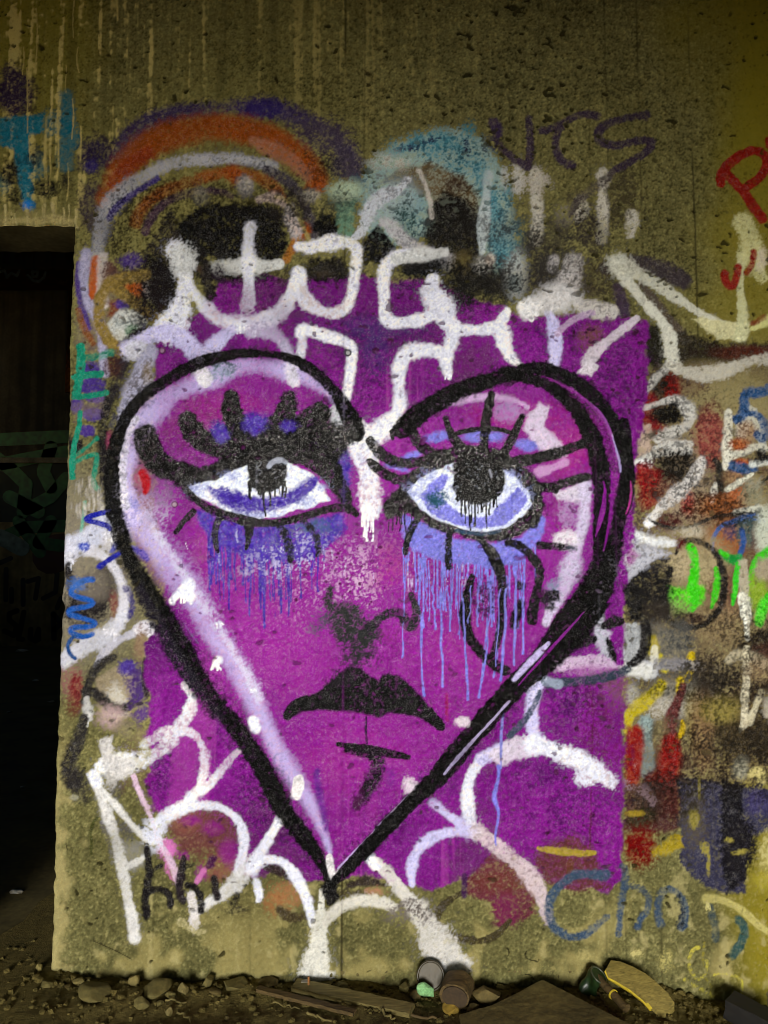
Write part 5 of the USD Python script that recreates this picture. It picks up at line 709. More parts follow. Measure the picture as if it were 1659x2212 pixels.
# ------------------------------------------------------------------ materials
def conc(name, col, rough=0.85, scale=30, var=0.35, bump=0.25, dist=0.006, streaks=0.0):
    c = lin(col)
    n = {'g': ('geometry', {}), 'm': ('mapping', {'scale': (1, 1, 1)}), 'n1': ('noise_texture', {'scale': scale, 'detail': 6.0, 'roughness': 0.65}), 'n2': ('noise_texture', {'scale': scale * 0.12, 'detail': 4.0}),
         'r': ('rgb_ramp', {'ramp': [(0.25, tuple(c * (1 - var))), (0.5, tuple(c)), (0.8, tuple(np.clip(c * (1 + var * 1.2), 0, .85)))]}),
         'r2': ('rgb_ramp', {'ramp': [(0.3, (.55, .55, .5)), (0.7, (1.2, 1.2, 1.15))]}),
         'x': ('mix', {'mix_type': 'multiply', 'fac': 1.0}), 'b': ('bump', {'strength': bump, 'distance': dist}), 'p': ('principled_bsdf', {'roughness': rough, 'specular_ior_level': 0.3})}
    l = [('g.position', 'm.vector'), ('m.vector', 'n1.vector'), ('m.vector', 'n2.vector'), ('n1.fac', 'r.fac'), ('n2.fac', 'r2.fac'), ('r.color', 'x.color1'), ('r2.color', 'x.color2'), ('x.color', 'p.base_color'), ('n1.fac', 'b.height'), ('b.normal', 'p.normal')]
    if streaks:
        n['ms'] = ('mapping', {'scale': (6, 6, 0.35)}); n['ns'] = ('noise_texture', {'scale': 1.0, 'detail': 5.0}); n['rs'] = ('rgb_ramp', {'ramp': [(0.4, (1, 1, 1)), (0.62, (1 - streaks,) * 3)]}); n['xs'] = ('mix', {'mix_type': 'multiply', 'fac': 1.0})
        l = [k for k in l if k[1] != 'p.base_color'] + [('g.position', 'ms.vector'), ('ms.vector', 'ns.vector'), ('ns.fac', 'rs.fac'), ('x.color', 'xs.color1'), ('rs.color', 'xs.color2'), ('xs.color', 'p.base_color')]
    return MAT(stage, '/World/Looks/' + name, n, l, surface='p.BSDF')
def flat(name, col, rough=0.6, var=0.2, scale=60, bump=0.15, metal=0.0, **kw):
    c = lin(col)
    return MAT(stage, '/World/Looks/' + name, {'g': ('geometry', {}), 'n': ('noise_texture', {'scale': scale, 'detail': 5.0}), 'r': ('rgb_ramp', {'ramp': [(0.3, tuple(c * (1 - var))), (0.7, tuple(np.clip(c * (1 + var), 0, .9)))]}),
        'b': ('bump', {'strength': bump, 'distance': 0.004}), 'p': ('principled_bsdf', {'roughness': rough, 'metallic': metal, **kw})},
        [('g.position', 'n.vector'), ('n.fac', 'r.fac'), ('r.color', 'p.base_color'), ('n.fac', 'b.height'), ('b.normal', 'p.normal')], surface='p.BSDF')
PAINT = MAT(stage, '/World/Looks/wall_paint', {
    'a': ('attribute', {'attribute': 'paint'}), 'gl': ('attribute', {'attribute': 'gloss'}), 'g': ('geometry', {}),
    'n1': ('noise_texture', {'scale': 160.0, 'detail': 3.0, 'roughness': 0.6}), 'n2': ('noise_texture', {'scale': 420.0, 'detail': 2.0}),
    'v': ('rgb_ramp', {'ramp': [(0.2, (.72, .72, .72)), (0.5, (1, 1, 1)), (0.85, (1.22, 1.22, 1.22))]}), 'x': ('mix', {'mix_type': 'multiply', 'fac': 1.0}),
    'hs': ('math', {'math_type': 'add'}), 'b': ('bump', {'strength': 0.5, 'distance': 0.0025}),
    'io': ('map_range', {'from_min': 0.53, 'from_max': 0.65, 'to_min': 1.4, 'to_max': 1.9, 'clamp': True}),
    'ro': ('map_range', {'from_min': 0.0, 'from_max': 1.0, 'to_min': 0.9, 'to_max': 0.10, 'clamp': True}),
    'n3': ('noise_texture', {'scale': 260.0, 'detail': 1.0}), 'sk': ('map_range', {'from_min': 0.53, 'from_max': 0.63, 'to_min': 0.03, 'to_max': 0.8, 'clamp': True}), 'sp': ('math', {'math_type': 'multiply'}), 'g2': ('math', {'math_type': 'power', 'value2': 2.0}),
    'p': ('principled_bsdf', {})},
    [('g.position', 'n1.vector'), ('g.position', 'n2.vector'), ('n2.fac', 'v.fac'), ('a.color', 'x.color1'), ('v.color', 'x.color2'), ('x.color', 'p.base_color'),
     ('n1.fac', 'hs.value1'), ('n2.fac', 'hs.value2'), ('hs.value', 'b.height'), ('b.normal', 'p.normal'), ('gl.fac', 'ro.value'), ('ro.result', 'p.roughness'), ('g.position', 'n3.vector'), ('n3.fac', 'sk.value'), ('n3.fac', 'io.value'), ('io.result', 'p.ior'), ('sk.result', 'sp.value1'), ('gl.fac', 'g2.value1'), ('g2.value', 'sp.value2'), ('sp.value', 'p.specular_ior_level')], surface='p.BSDF')
M_CONC = conc('grey_concrete', (108, 104, 88), scale=40)
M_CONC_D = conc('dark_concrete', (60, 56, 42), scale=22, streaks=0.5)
M_TAN = conc('tan_plaster', (140, 124, 82), scale=12, streaks=0.3)
M_SOIL = MAT(stage, '/World/Looks/soil', {'g': ('geometry', {}), 'n1': ('noise_texture', {'scale': 55.0, 'detail': 8.0, 'roughness': 0.7}), 'n2': ('noise_texture', {'scale': 5.0, 'detail': 5.0}), 'n3': ('noise_texture', {'scale': 240.0, 'detail': 3.0}),
    'r': ('rgb_ramp', {'ramp': [(0.25, tuple(lin((66, 59, 29)))), (0.5, tuple(lin((104, 95, 51)))), (0.8, tuple(lin((134, 123, 75))))]}), 'r2': ('rgb_ramp', {'ramp': [(0.3, (.6, .6, .55)), (0.7, (1.15, 1.1, 1.05))]}), 'x': ('mix', {'mix_type': 'multiply', 'fac': 1.0}),
    'ad': ('math', {'math_type': 'add'}), 'b': ('bump', {'strength': 0.8, 'distance': 0.012}), 'p': ('principled_bsdf', {'roughness': 0.9, 'specular_ior_level': 0.2})},
    [('g.position', 'n1.vector'), ('g.position', 'n2.vector'), ('g.position', 'n3.vector'), ('n1.fac', 'r.fac'), ('n2.fac', 'r2.fac'), ('r.color', 'x.color1'), ('r2.color', 'x.color2'), ('x.color', 'p.base_color'), ('n1.fac', 'ad.value1'), ('n3.fac', 'ad.value2'), ('ad.value', 'b.height'), ('b.normal', 'p.normal')], surface='p.BSDF')
M_STONE = [conc(f'stone_{w}', c, scale=60, bump=0.5) for w, c in (('olive', (103, 95, 54)), ('tan', (112, 102, 60)), ('pale', (134, 123, 78)), ('brown', (90, 79, 44)))]
M_RUST = conc('rusty_steel', (140, 96, 54), scale=70, var=0.6, bump=0.5)
M_CHALK = flat('white_chalk_paint', (228, 234, 226), var=.12); M_BLACKP = flat('black_spray', (14, 13, 12), .5); M_GREENP = flat('green_spray', (20, 84, 30), .6, .5, 8); M_TEALP = flat('grey_spray', (90, 110, 100), .6, .5, 8)
def wood(name, c0, c1, axis=(1, 14, 14), rough=.75):
    return MAT(stage, '/World/Looks/' + name, {'t': ('texture_coordinate', {}), 'm': ('mapping', {'scale': axis}), 'n': ('noise_texture', {'scale': 9.0, 'detail': 6.0, 'distortion': 0.8}), 'r': ('rgb_ramp', {'ramp': [(0.3, tuple(lin(c0))), (0.7, tuple(lin(c1)))]}),
        'b': ('bump', {'strength': 0.5, 'distance': 0.004}), 'p': ('principled_bsdf', {'roughness': rough, 'specular_ior_level': 0.25})}, [('t.object', 'm.vector'), ('m.vector', 'n.vector'), ('n.fac', 'r.fac'), ('r.color', 'p.base_color'), ('n.fac', 'b.height'), ('b.normal', 'p.normal')], surface='p.BSDF')
M_BOARD = wood('dusty_board', (84, 76, 42), (112, 102, 60)); M_BARK = wood('bark', (92, 82, 38), (134, 120, 60)); M_DARKW = wood('dark_wood', (52, 42, 22), (92, 76, 44)); M_YEL = flat('yellow_edge', (190, 170, 40), .7)

# ------------------------------------------------------------------ the wall's relief and its parts
relief = 0.0006 * fine + 0.0013 * grain + 0.0015 * mid + 0.0012 * big - 0.006 * np.clip(pits, 0, 1) - 0.004 * joint + 0.0006 * streak + 0.0006 * THK
Xw, Zw, Yw = X.copy(), Z.copy(), -relief
low = np.arange(NZ)[:, None] <= iL
d = np.clip(X - EDGE_X, 0, None)
rn = np.random.default_rng(31); e1 = ndimage.gaussian_filter1d(rn.standard_normal(NZ), 5) * .006 + ndimage.gaussian_filter1d(rn.standard_normal(NZ), 40) * .03
chips = np.maximum(0, ndimage.gaussian_filter1d(rn.standard_normal(NZ), 7) * 2.6 - 0.9) * .016
Xw += np.where((X >= EDGE_X - 1e-6) & low, (e1 + chips)[:, None] * np.exp(-d / .03), 0)
Yw += np.where((X >= EDGE_X - 1e-6) & low, .010 * np.clip(1 - d / .012, 0, 1) ** 2 + chips[:, None] * .9 * np.exp(-d / .015), 0)
dz_ = np.clip(Z - LINTEL_Z, 0, None); e2 = ndimage.gaussian_filter1d(rn.standard_normal(NX), 4) * .006
ov = (X <= EDGE_X + 1e-6) & (Z >= LINTEL_Z - 1e-6)
Zw += np.where(ov & (X < EDGE_X - .01), e2[None, :] * np.exp(-dz_ / .02), 0); Yw += np.where(ov, .008 * np.clip(1 - dz_ / .010, 0, 1) ** 2, 0)
Pw = np.stack([Xw, Yw, Zw], -1).reshape(-1, 3).astype(np.float32)
tx, tz = np.gradient(np.stack([Xw, Yw, Zw], -1), axis=1), np.gradient(np.stack([Xw, Yw, Zw], -1), axis=0)
Nw = np.cross(tx, tz); Nw /= np.linalg.norm(Nw, axis=-1, keepdims=True); Nw = Nw.reshape(-1, 3).astype(np.float32)
jj, ii = np.meshgrid(np.arange(NZ - 1), np.arange(NX - 1), indexing='ij')
hole = (ii >= iJ) & (ii < iE) & (jj < iL)
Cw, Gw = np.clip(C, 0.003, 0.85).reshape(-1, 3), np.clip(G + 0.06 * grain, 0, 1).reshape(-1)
for k in range(1, len(PARTS)):                     # stray dots belong to what surrounds them
    on = ID == k; ID[on & ~ndimage.binary_dilation(ndimage.binary_erosion(on, np.ones((3, 3))), np.ones((5, 5)))] = 0
wall = thing('concrete_wall', 'weathered olive concrete wall covered in graffiti with a large painted heart face', 'wall')
LABELS = {'bare_concrete': None, 'eye': 'half closed painted eye with violet iris', 'eye_001': 'wide open painted eye with pale blue iris', 'eyelashes': 'thick blurred lashes of the violet eye', 'eyelashes_001': 'thin curved lashes of the pale blue eye',
    'pupil': 'dripping black pupil in the violet eye', 'pupil_001': 'large dripping black pupil in the pale blue eye', 'lips': 'black painted lips', 'nose': 'smoky dark grey painted nose', 'heart_face': 'magenta heart shaped face with black outline', 'magenta_panel': 'flat magenta rectangle behind the heart',
    'dark_initials': 'dark purple letters VTS', 'red_letter': 'dark red letter P and strokes', 'blue_name': 'faded blue letters Chn', 'teal_letters': 'teal letters on the wall edge', 'white_bubble_lettering': 'white outlines of bubble letters'}
FACE = {'heart_outline', 'heart_highlight', 'violet_tears', 'blue_tears', 'nose_bridge', 'nose', 'lips', 'chin_shadow', 'black_cheek_loops', 'eyelashes', 'eyelashes_001', 'eye', 'eye_001', 'pupil', 'pupil_001'}
idq = np.where(hole, -1, ID[:-1, :-1])
def wall_part(k, name, parent):
    sel = idq == k; a = (jj * NX + ii)[sel]
    if len(a) == 0: return None
    q = np.stack([a, a + 1, a + NX + 1, a + NX], 1); use, inv = np.unique(q, return_inverse=True)
    m = UsdGeom.Mesh.Define(stage, parent.GetPath().pathString + '/' + name)
    m.CreatePointsAttr(Vt.Vec3fArray.FromNumpy(Pw[use])); m.CreateFaceVertexCountsAttr(Vt.IntArray.FromNumpy(np.full(len(q), 4, np.int32))); m.CreateFaceVertexIndicesAttr(Vt.IntArray.FromNumpy(inv.astype(np.int32).ravel()))
    m.CreateSubdivisionSchemeAttr('none'); m.CreateNormalsAttr(Vt.Vec3fArray.FromNumpy(Nw[use])); m.SetNormalsInterpolation('vertex')
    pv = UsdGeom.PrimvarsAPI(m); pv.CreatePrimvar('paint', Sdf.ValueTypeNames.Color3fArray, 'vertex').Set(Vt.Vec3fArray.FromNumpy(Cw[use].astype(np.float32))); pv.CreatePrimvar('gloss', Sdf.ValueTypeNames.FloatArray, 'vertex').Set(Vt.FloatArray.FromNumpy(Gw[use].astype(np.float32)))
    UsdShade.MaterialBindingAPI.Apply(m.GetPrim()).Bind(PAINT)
    if LABELS.get(name): tag(m.GetPrim(), LABELS[name])
    return m.GetPrim()
face_prim = None
for k, nm in sorted(enumerate(PARTS), key=lambda x: x[1] in FACE):
    pr = wall_part(k, nm, face_prim if nm in FACE else wall)
    if nm == 'heart_face': face_prim = pr
def strip(idx, name, mat=None):                              # the wall's thickness round the opening
    a = Pw[idx]; n = len(a); rows = [np.c_[a[:, 0], a[:, 1] + (THICK - a[:, 1]) * t, a[:, 2]] for t in (0, .05, .2, .5, 1)]
    v = np.vstack(rows); f = []
    for r in range(4):
        b = np.arange(n - 1) + r * n; f.append(np.stack([b, b + 1, b + n + 1, b + n], 1))
    return obj(name, (v, np.vstack(f)), mat or M_CONC, wall, smooth=40)
strip(np.arange(iL + 1) * NX + iE, 'reveal'); strip(np.arange(iL + 1) * NX + iJ, 'reveal'); strip(iL * NX + np.arange(iJ, iE + 1), 'soffit', conc('lit_soffit_concrete', (176, 172, 158), scale=40))  # soffit made paler than the other concrete, light from below put into its colour
obj('back_face', cat_([box(EDGE_X, 8, THICK - .05, THICK, -.6, 5), box(-10.2, JAMB_X, THICK - .05, THICK, -.6, 5), box(JAMB_X, EDGE_X, THICK - .05, THICK, LINTEL_Z + .02, 5)]), M_CONC_D, wall, smooth=False)

DECK_Y = 9.0
for u, v in ((351, 758), (752, 763), (378, 1090)):                        # small fixings left in the concrete
    bx, bz = wall_at(u, v); h = trimesh.creation.cylinder(radius=.009, height=.006, sections=18); h2 = trimesh.creation.torus(major_radius=.011, minor_radius=.0028, major_sections=20, minor_sections=8)
    hd = cat_([h, h2]); hd.apply_transform(trimesh.transformations.rotation_matrix(math.pi / 2, (1, 0, 0))); hd.apply_translation((bx, -.004, bz)); obj('anchor_bolt', hd, flat(f'bolt_{u}', (86, 30, 84) if u < 700 else (60, 62, 70), .35), wall, 40)
# ------------------------------------------------------------------ ground, hall behind, added shading deck above
def base_z(x): return np.interp(x, [-1.6, -1.2, -0.7, -0.2, 0.8, 1.05, 1.4, 1.8], [0, -.004, -.018, -.035, -.042, -.045, -.135, -.20])
def ground_z(x, y):
    x, y = np.asarray(x, float), np.asarray(y, float); p = np.stack([x * 5, y * 5, x * 0], -1)
    near = np.exp(-np.abs(y) / 2.5)
    heap = 0.020 * np.exp(-((y + .05) / .10) ** 2) * np.clip((meshkit.fbm(p * 1.3 + 5, 3) - .35) * 3, 0, 1.5) * (x > -1.25)
    door = 1 / (1 + np.exp((x + 1.22) * 30)) * np.exp(-(y / .5) ** 2)
    return (base_z(x) * np.exp(-np.abs(y) / 1.5) + (meshkit.fbm(p, 4) - .5) * .05 * near + (meshkit.fbm(p * 5 + 9, 3) - .5) * .016 * near + heap - .012) * (1 - .9 * door) + .009 * door
gx = np.concatenate([[-90, -40, -20, -10, -6, -4, -3, -2.5], np.arange(-2.2, 2.2, .012), [2.5, 3, 4, 6, 10, 20, 40, 90]]); gy = np.concatenate([[-90, -40, -20, -10, -6, -4, -3, -2.2, -1.7, -1.4], np.arange(-1.2, .02, .012), [.05]])
GX, GY = np.meshgrid(gx, gy); gv = np.stack([GX, GY, ground_z(GX, GY)], -1).reshape(-1, 3)
a = (np.arange(len(gy) - 1)[:, None] * len(gx) + np.arange(len(gx) - 1)[None]).ravel()
tag(obj('ground', (gv, np.stack([a, a + 1, a + len(gx) + 1, a + len(gx)], 1)), M_SOIL, smooth=True), kind='structure')
tag(obj('ground_beyond', box(-90, 90, .06, 90, -.3, -.2), M_SOIL, smooth=False), kind='structure')
HX0, HX1, HY, HH = -10.0, 4.0, 13.1, 8.8
M_FLOOR = conc('hall_floor_concrete', (92, 84, 50), scale=25, var=.4)
tag(obj('hall_floor', box(HX0, HX1, .004, HY, -.19, 0.0), M_FLOOR, smooth=False), kind='structure')
tag(obj('hall_ceiling', box(HX0 - .3, HX1 + .3, .3, HY + .3, HH, HH + .3), M_CONC_D, smooth=False), kind='structure')
tag(obj('hall_side_wall', cat_([box(HX0 - .3, HX0, .28, HY, -.19, 3.4), box(HX0 - .3, HX0, .28, HY, 8.0, HH), box(HX0 - .3, HX0, .28, 1.6, 3.4, 8.0), box(HX0 - .3, HX0, 12.2, HY, 3.4, 8.0)]), M_CONC_D, smooth=False), 'bare dark side wall of the hall with a long high gap added to let in light', 'wall')  # opening added as a source of faint sky light for the hall
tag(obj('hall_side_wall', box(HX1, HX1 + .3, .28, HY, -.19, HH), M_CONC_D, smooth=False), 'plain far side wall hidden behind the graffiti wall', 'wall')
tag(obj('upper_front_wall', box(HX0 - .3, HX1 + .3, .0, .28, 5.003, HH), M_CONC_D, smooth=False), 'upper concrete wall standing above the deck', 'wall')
deck = thing('added_shade_deck', 'unseen flat concrete deck added to shade the top of the wall', 'deck')  # deck out of view, added so the upper wall falls into shade
obj('slab', box(-12, 12, -DECK_Y, -.004, 5.0, 5.6), M_CONC_D, deck, False)
obj('shade_beam', box(-12, 12, -DECK_Y - .4, -DECK_Y - .003, 4.3, 5.9), M_CONC_D, deck, False)  # low beam added to cut the sun off the upper wall
for s in (-1, 1):  # unseen haunches and piers, added to darken the upper corners of the wall
    v = np.array([(x, y, z) for y in (-DECK_Y - .35, -DECK_Y - .05) for x, z in ((.9 if s > 0 else -1.9, 4.297), (s * 5.5, 4.297), (s * 5.5, .6 if s > 0 else 1.2))]); f = [(0, 1, 2), (3, 5, 4), (0, 3, 4), (0, 4, 1), (1, 4, 5), (1, 5, 2), (2, 5, 3), (2, 3, 0)]
    h = trimesh.Trimesh(v, f); h.fix_normals(); obj('shade_haunch', h, M_CONC_D, deck, False); obj('added_pier', box(s * 5.503 if s > 0 else -6.1, 6.1 if s > 0 else -5.503, -DECK_Y - .38, -DECK_Y - .02, -.4, 4.297), M_CONC_D, deck, False)

# back wall of the hall, seen through the opening
bw = thing('hall_back_wall', 'distant dark hall wall with green scrawls and black letters seen through the opening', 'wall')
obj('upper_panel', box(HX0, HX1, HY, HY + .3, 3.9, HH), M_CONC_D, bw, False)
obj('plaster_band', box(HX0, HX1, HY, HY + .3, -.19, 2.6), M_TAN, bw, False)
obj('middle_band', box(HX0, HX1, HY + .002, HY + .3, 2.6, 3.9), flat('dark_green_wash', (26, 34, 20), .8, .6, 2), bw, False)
obj('ledge', box(HX0, HX1, HY - .06, HY, 3.86, 3.97), M_CONC, bw, False)
from shapely.geometry import LineString, Polygon
from shapely.ops import unary_union
def ray(u, v):
    t = (1106.0 - v) / F_U; c, s = math.cos(PITCH), math.sin(PITCH)
    return np.array([(u - 829.5) / F_U, c - t * s, s + t * c])
def on_plane_y(u, v, y):
    r = ray(u, v); return CAM + r * ((y - CAM[1]) / r[1])
def scrawl(parent, name, tile, strokes, w, y, mat, depth=.004):
    ls = []
    for s in strokes:
        q = conv(tile, s); ls.append(LineString([on_plane_y(a, b, y)[[0, 2]] for a, b in q[:, :2]]).buffer(w / 2, quad_segs=3))
    g = unary_union(ls); ms = []
    for k in getattr(g, 'geoms', [g]):
        m = trimesh.creation.extrude_polygon(k, depth, engine='earcut'); m.vertices = np.c_[m.vertices[:, 0], y - m.vertices[:, 2], m.vertices[:, 1]]; m.invert(); ms.append(m)
    return obj(name, cat_(ms), mat, parent, False)
yb = HY - .001
for st in ([(110, 640), (60, 660), (60, 700), (110, 740), (90, 800), (30, 770)], [(155, 650), (120, 820), (145, 825)], [(200, 760), (195, 815), (230, 835), (250, 760), (250, 825)], [(345, 660), (350, 820)], [(350, 665), (398, 725), (350, 760)]): scrawl(bw, 'painted_letter', (0, 2), [st], .11, yb, M_BLACKP)
for st in ([(40, 370), (38, 570)], [(0, 330), (70, 300)], [(75, 500), (75, 580)], [(150, 440), (150, 600)], [(260, 330), (330, 330), (370, 400), (360, 520), (280, 560)], [(180, 450), (250, 430), (230, 560)], [(370, 620), (395, 560)]): scrawl(bw, 'painted_stroke', (0, 2), [st], .10, yb, M_BLACKP)
for st in ([(-20, 1310), (80, 1390), (170, 1480), (150, 1659)], [(0, 1350), (200, 1310), (430, 1270)], [(60, 1560), (250, 1659)], [(0, 1190), (430, 1170)], [(330, 1240), (280, 1400), (330, 1500)], [(180, 1640), (330, 1560), (430, 1440)]): scrawl(bw, 'green_stroke', (0, 1), [st], .28, yb - .006, M_GREENP)
for st in ([(30, 160), (160, 100), (410, 90)], [(120, 60), (260, 260)], [(330, 60), (250, 200), (400, 220)]): scrawl(bw, 'green_stroke', (0, 2), [st], .26, yb - .006, M_GREENP)
scrawl(bw, 'pale_stroke', (0, 2), [[(-10, 160), (60, 190), (140, 235)]], .34, yb - .010, M_TEALP); scrawl(bw, 'brown_patch', (0, 2), [[(330, 280), (390, 260)]], .8, yb - .003, flat('brown_spray', (66, 30, 12), .7))

# rusty steel frame hanging just behind the opening
rf = thing('rusty_steel_frame', 'rusty steel rail with a short hanging post, white scribble on it', 'steel frame')
yr = 1.9
A0, A1 = on_plane_y(-200, 582, yr), on_plane_y(400, 609, yr); B0, B1 = on_plane_y(146.5, 608, yr), on_plane_y(158.5, 846, yr)
obj('rail', box(A0[0], A1[0], yr, yr + .06, A1[2], A0[2]), M_RUST, rf, False); obj('flange', box(A0[0], A1[0], yr + .06, yr + .16, A1[2], A1[2] + .008), M_RUST, rf, False)
obj('post', box(B0[0], B1[0], yr + .01, yr + .05, B1[2], A1[2] - .001), M_RUST, rf, False)
scrawl(rf, 'white_scribble', (0, 1), [[(0, 105), (30, 95), (45, 140), (75, 110), (110, 130), (125, 98)], [(180, 125), (215, 160), (255, 165), (285, 140), (296, 108)], [(210, 100), (245, 105), (240, 135), (212, 130), (210, 100)]], .018, yr - .001, M_CHALK)
for (x, z) in ((HX0, 0), (HX1, 0)): pass
obj('hanger', box(A0[0], A0[0] + .05, yr + .01, yr + .06, A0[2], HH), M_RUST, rf, False); obj('hanger', box(A1[0] - .05, A1[0], yr + .01, yr + .06, A0[2], HH), M_RUST, rf, False)

# ------------------------------------------------------------------ debris along the foot of the wall
def at_ground(u, v, lift=0.0):
    r = ray(u, v); t = (0 - CAM[2]) / r[2]
    for _ in range(12):
        p = CAM + r * t; g = float(ground_z(p[0], p[1])) if p[1] < .02 else 0.0; t += (g + lift - p[2]) / r[2] * .8
    return CAM + r * t
def size_at(p): return float(np.dot(p - CAM, [0, math.cos(PITCH), math.sin(PITCH)])) / F_U      # metres per picture unit
def stone_mesh(w, h, dep, seed, angular=.5):
    m = trimesh.creation.icosphere(subdivisions=3); v = m.vertices; r = np.random.default_rng(seed)
    for _ in range(11):                              # knock flat facets off
        n = r.normal(size=3); n /= np.linalg.norm(n); dd = v @ n; lim = r.uniform(.5, .85); v = v - np.where(dd > lim, (dd - lim) * min(1, angular + .3), 0)[:, None] * n
    v = v * (1 + .16 * (meshkit.fbm(v * 2.2 + seed, 3)[:, None] - .5) + .06 * (meshkit.noise(v * 9 + seed)[:, None] - .5)); m.vertices = v * [w / 2, dep / 2, h / 2]; return m
def stone(name, tile, x, y, w, h, label, mat, seed, angular=.6, cat='stone', yaw=0, tilt=0, flatk=1.0):
    q = conv(tile, [(x, y + h * .38)])[0]; p = at_ground(*q); k = size_at(p) / 3
    if p[1] > -.02 and q[0] > 115: p = p + [0, -.03 - (h * k) * .25, 0]; p[2] = float(ground_z(p[0], p[1]))
    m = stone_mesh(w * k, h * k * .92 * flatk, max(w, h) * k * .75, seed, angular)
    m.apply_transform(trimesh.transformations.euler_matrix(tilt, 0, yaw)); m.vertices += p + [0, 0, h * k * .22 * flatk]
    return tag(obj(name, m, mat, smooth=50), label, cat)
so, st_, sp_, sb = M_STONE; t = (0, 3)
for i, (x, y, w, h, mat, lab) in enumerate((
    (255, 1280, 62, 74, st_, 'small pale stone left of the wall corner'), (860, 1365, 92, 104, st_, 'egg shaped stone standing against the wall below the black letters'),
    (1012, 1405, 250, 96, so, 'long flat stone slab between two round stones at the wall foot'), (1187, 1422, 92, 82, sp_, 'palest round stone at the wall foot'),
    (1100, 1462, 86, 62, so, 'small dark stone in front of the long flat slab'), (914, 1512, 116, 86, so, 'angular stone lying lower than the long flat slab'),
    (1348, 1372, 116, 116, so, 'largest round stone at the wall foot'), (1520, 1392, 220, 60, so, 'low brick like slab right of the largest round stone'),
    (620, 1430, 280, 116, so, 'broad flat rock half buried near the wall corner'), (520, 1372, 100, 52, st_, 'low rubble lump behind the broad flat rock'),
    (590, 1342, 54, 44, st_, 'small cube like stone behind the broad flat rock'), (1092, 1570, 78, 66, sp_, 'pale pointed shard in the dirt'),
    (1395, 1446, 110, 48, sb, 'flat brown stone below the largest round stone'), (300, 1392, 100, 52, so, 'low stone nearest the wall corner'),
    (720, 1345, 120, 56, sb, 'crumbled dark lump left of the egg shaped stone'), (1035, 1520, 60, 40, so, 'little stone right of the angular stone'),
    (440, 1410, 70, 34, sb, 'brown clod left of the broad flat rock'), (1470, 1620, 44, 26, sp_, 'tiny pale pebble alone in the front dirt'))):
    stone('stone', t, x, y, w, h, lab, mat, 100 + i, yaw=i * .7)
t = (1, 3)
for i, (x, y, w, h, mat, lab) in enumerate((
    (90, 1378, 150, 84, sb, 'brown rubble lump at the left end of the long board'), (965, 1412, 96, 88, so, 'rounded stone left of the pale green shard'),
    (1030, 1462, 104, 92, sb, 'dark stone just below the pale green shard'), (1500, 1450, 210, 120, sb, 'crumbly brown heap right of the sawn log end'),
    (1400, 1555, 120, 70, sb, 'dark clod in front of the crumbly heap'), (1270, 1535, 170, 80, flat('ochre_earth', (150, 124, 44), .9, .4, 40, .5), 'ochre lump under the sawn log end'),
    (560, 1400, 90, 40, so, 'thin stone behind the long board'), (1600, 1500, 80, 50, so, 'olive stone right of the crumbly heap'))):
    stone('stone', t, x, y, w, h, lab, mat, 200 + i, yaw=i * .9, angular=.8)
def frame_to(a, b, up=(0, 0, 1)):
    x = (b - a) / np.linalg.norm(b - a); y = np.cross(up, x); y /= np.linalg.norm(y); z = np.cross(x, y); M = np.eye(4); M[:3, 0], M[:3, 1], M[:3, 2], M[:3, 3] = x, y, z, a; return M
def rough_box(L, w, h, seed, n=(26, 6, 3), amp=.003):
    m = trimesh.creation.box((L, w, h)); m = m.subdivide_to_size(max(L / n[0], w / n[1])); m.merge_vertices(); v = m.vertices
    m.vertices = v + (meshkit.fbm(v * 40 + seed, 3)[:, None] - .5) * [amp * 2.5, amp * 2, amp * 2]; return m
def board(name, a, b, w, h, mat, label, cat, seed, roll=0.0):
    p = thing(name, label, cat, loc=a); L = np.linalg.norm(b - a)
    m = rough_box(L, w, h, seed); m.apply_transform(trimesh.transformations.rotation_matrix(roll, (1, 0, 0))); m.apply_translation((L / 2, 0, h / 2)); M = frame_to(a, b); M[:3, 3] = 0; m.apply_transform(M)
    obj('plank', m, mat, p, 25); return p, M, L
G3 = lambda tile, x, y, lift=0: at_ground(*conv(tile, [(x, y)])[0][:2], lift)
a_, b_ = G3((1, 3), 250, 1420, .012), G3((1, 3), 1010, 1590, .015)
p, M, L = board('long_board', a_, b_, .055, .018, M_BOARD, 'long narrow dusty board lying aslant below the heart tip', 'board', 1, .15)
g = trimesh.creation.cylinder(radius=.004, height=.03, sections=8); g.apply_translation((.06, 0, .035)); g.apply_transform(M); obj('nail', g, M_RUST, p)
a_, b_ = G3((1, 3), 10, 1440, .01), G3((1, 3), 640, 1600, .01)
board('thin_lath', a_, b_, .03, .012, M_DARKW, 'thin lath in front of the long narrow board', 'lath', 2)
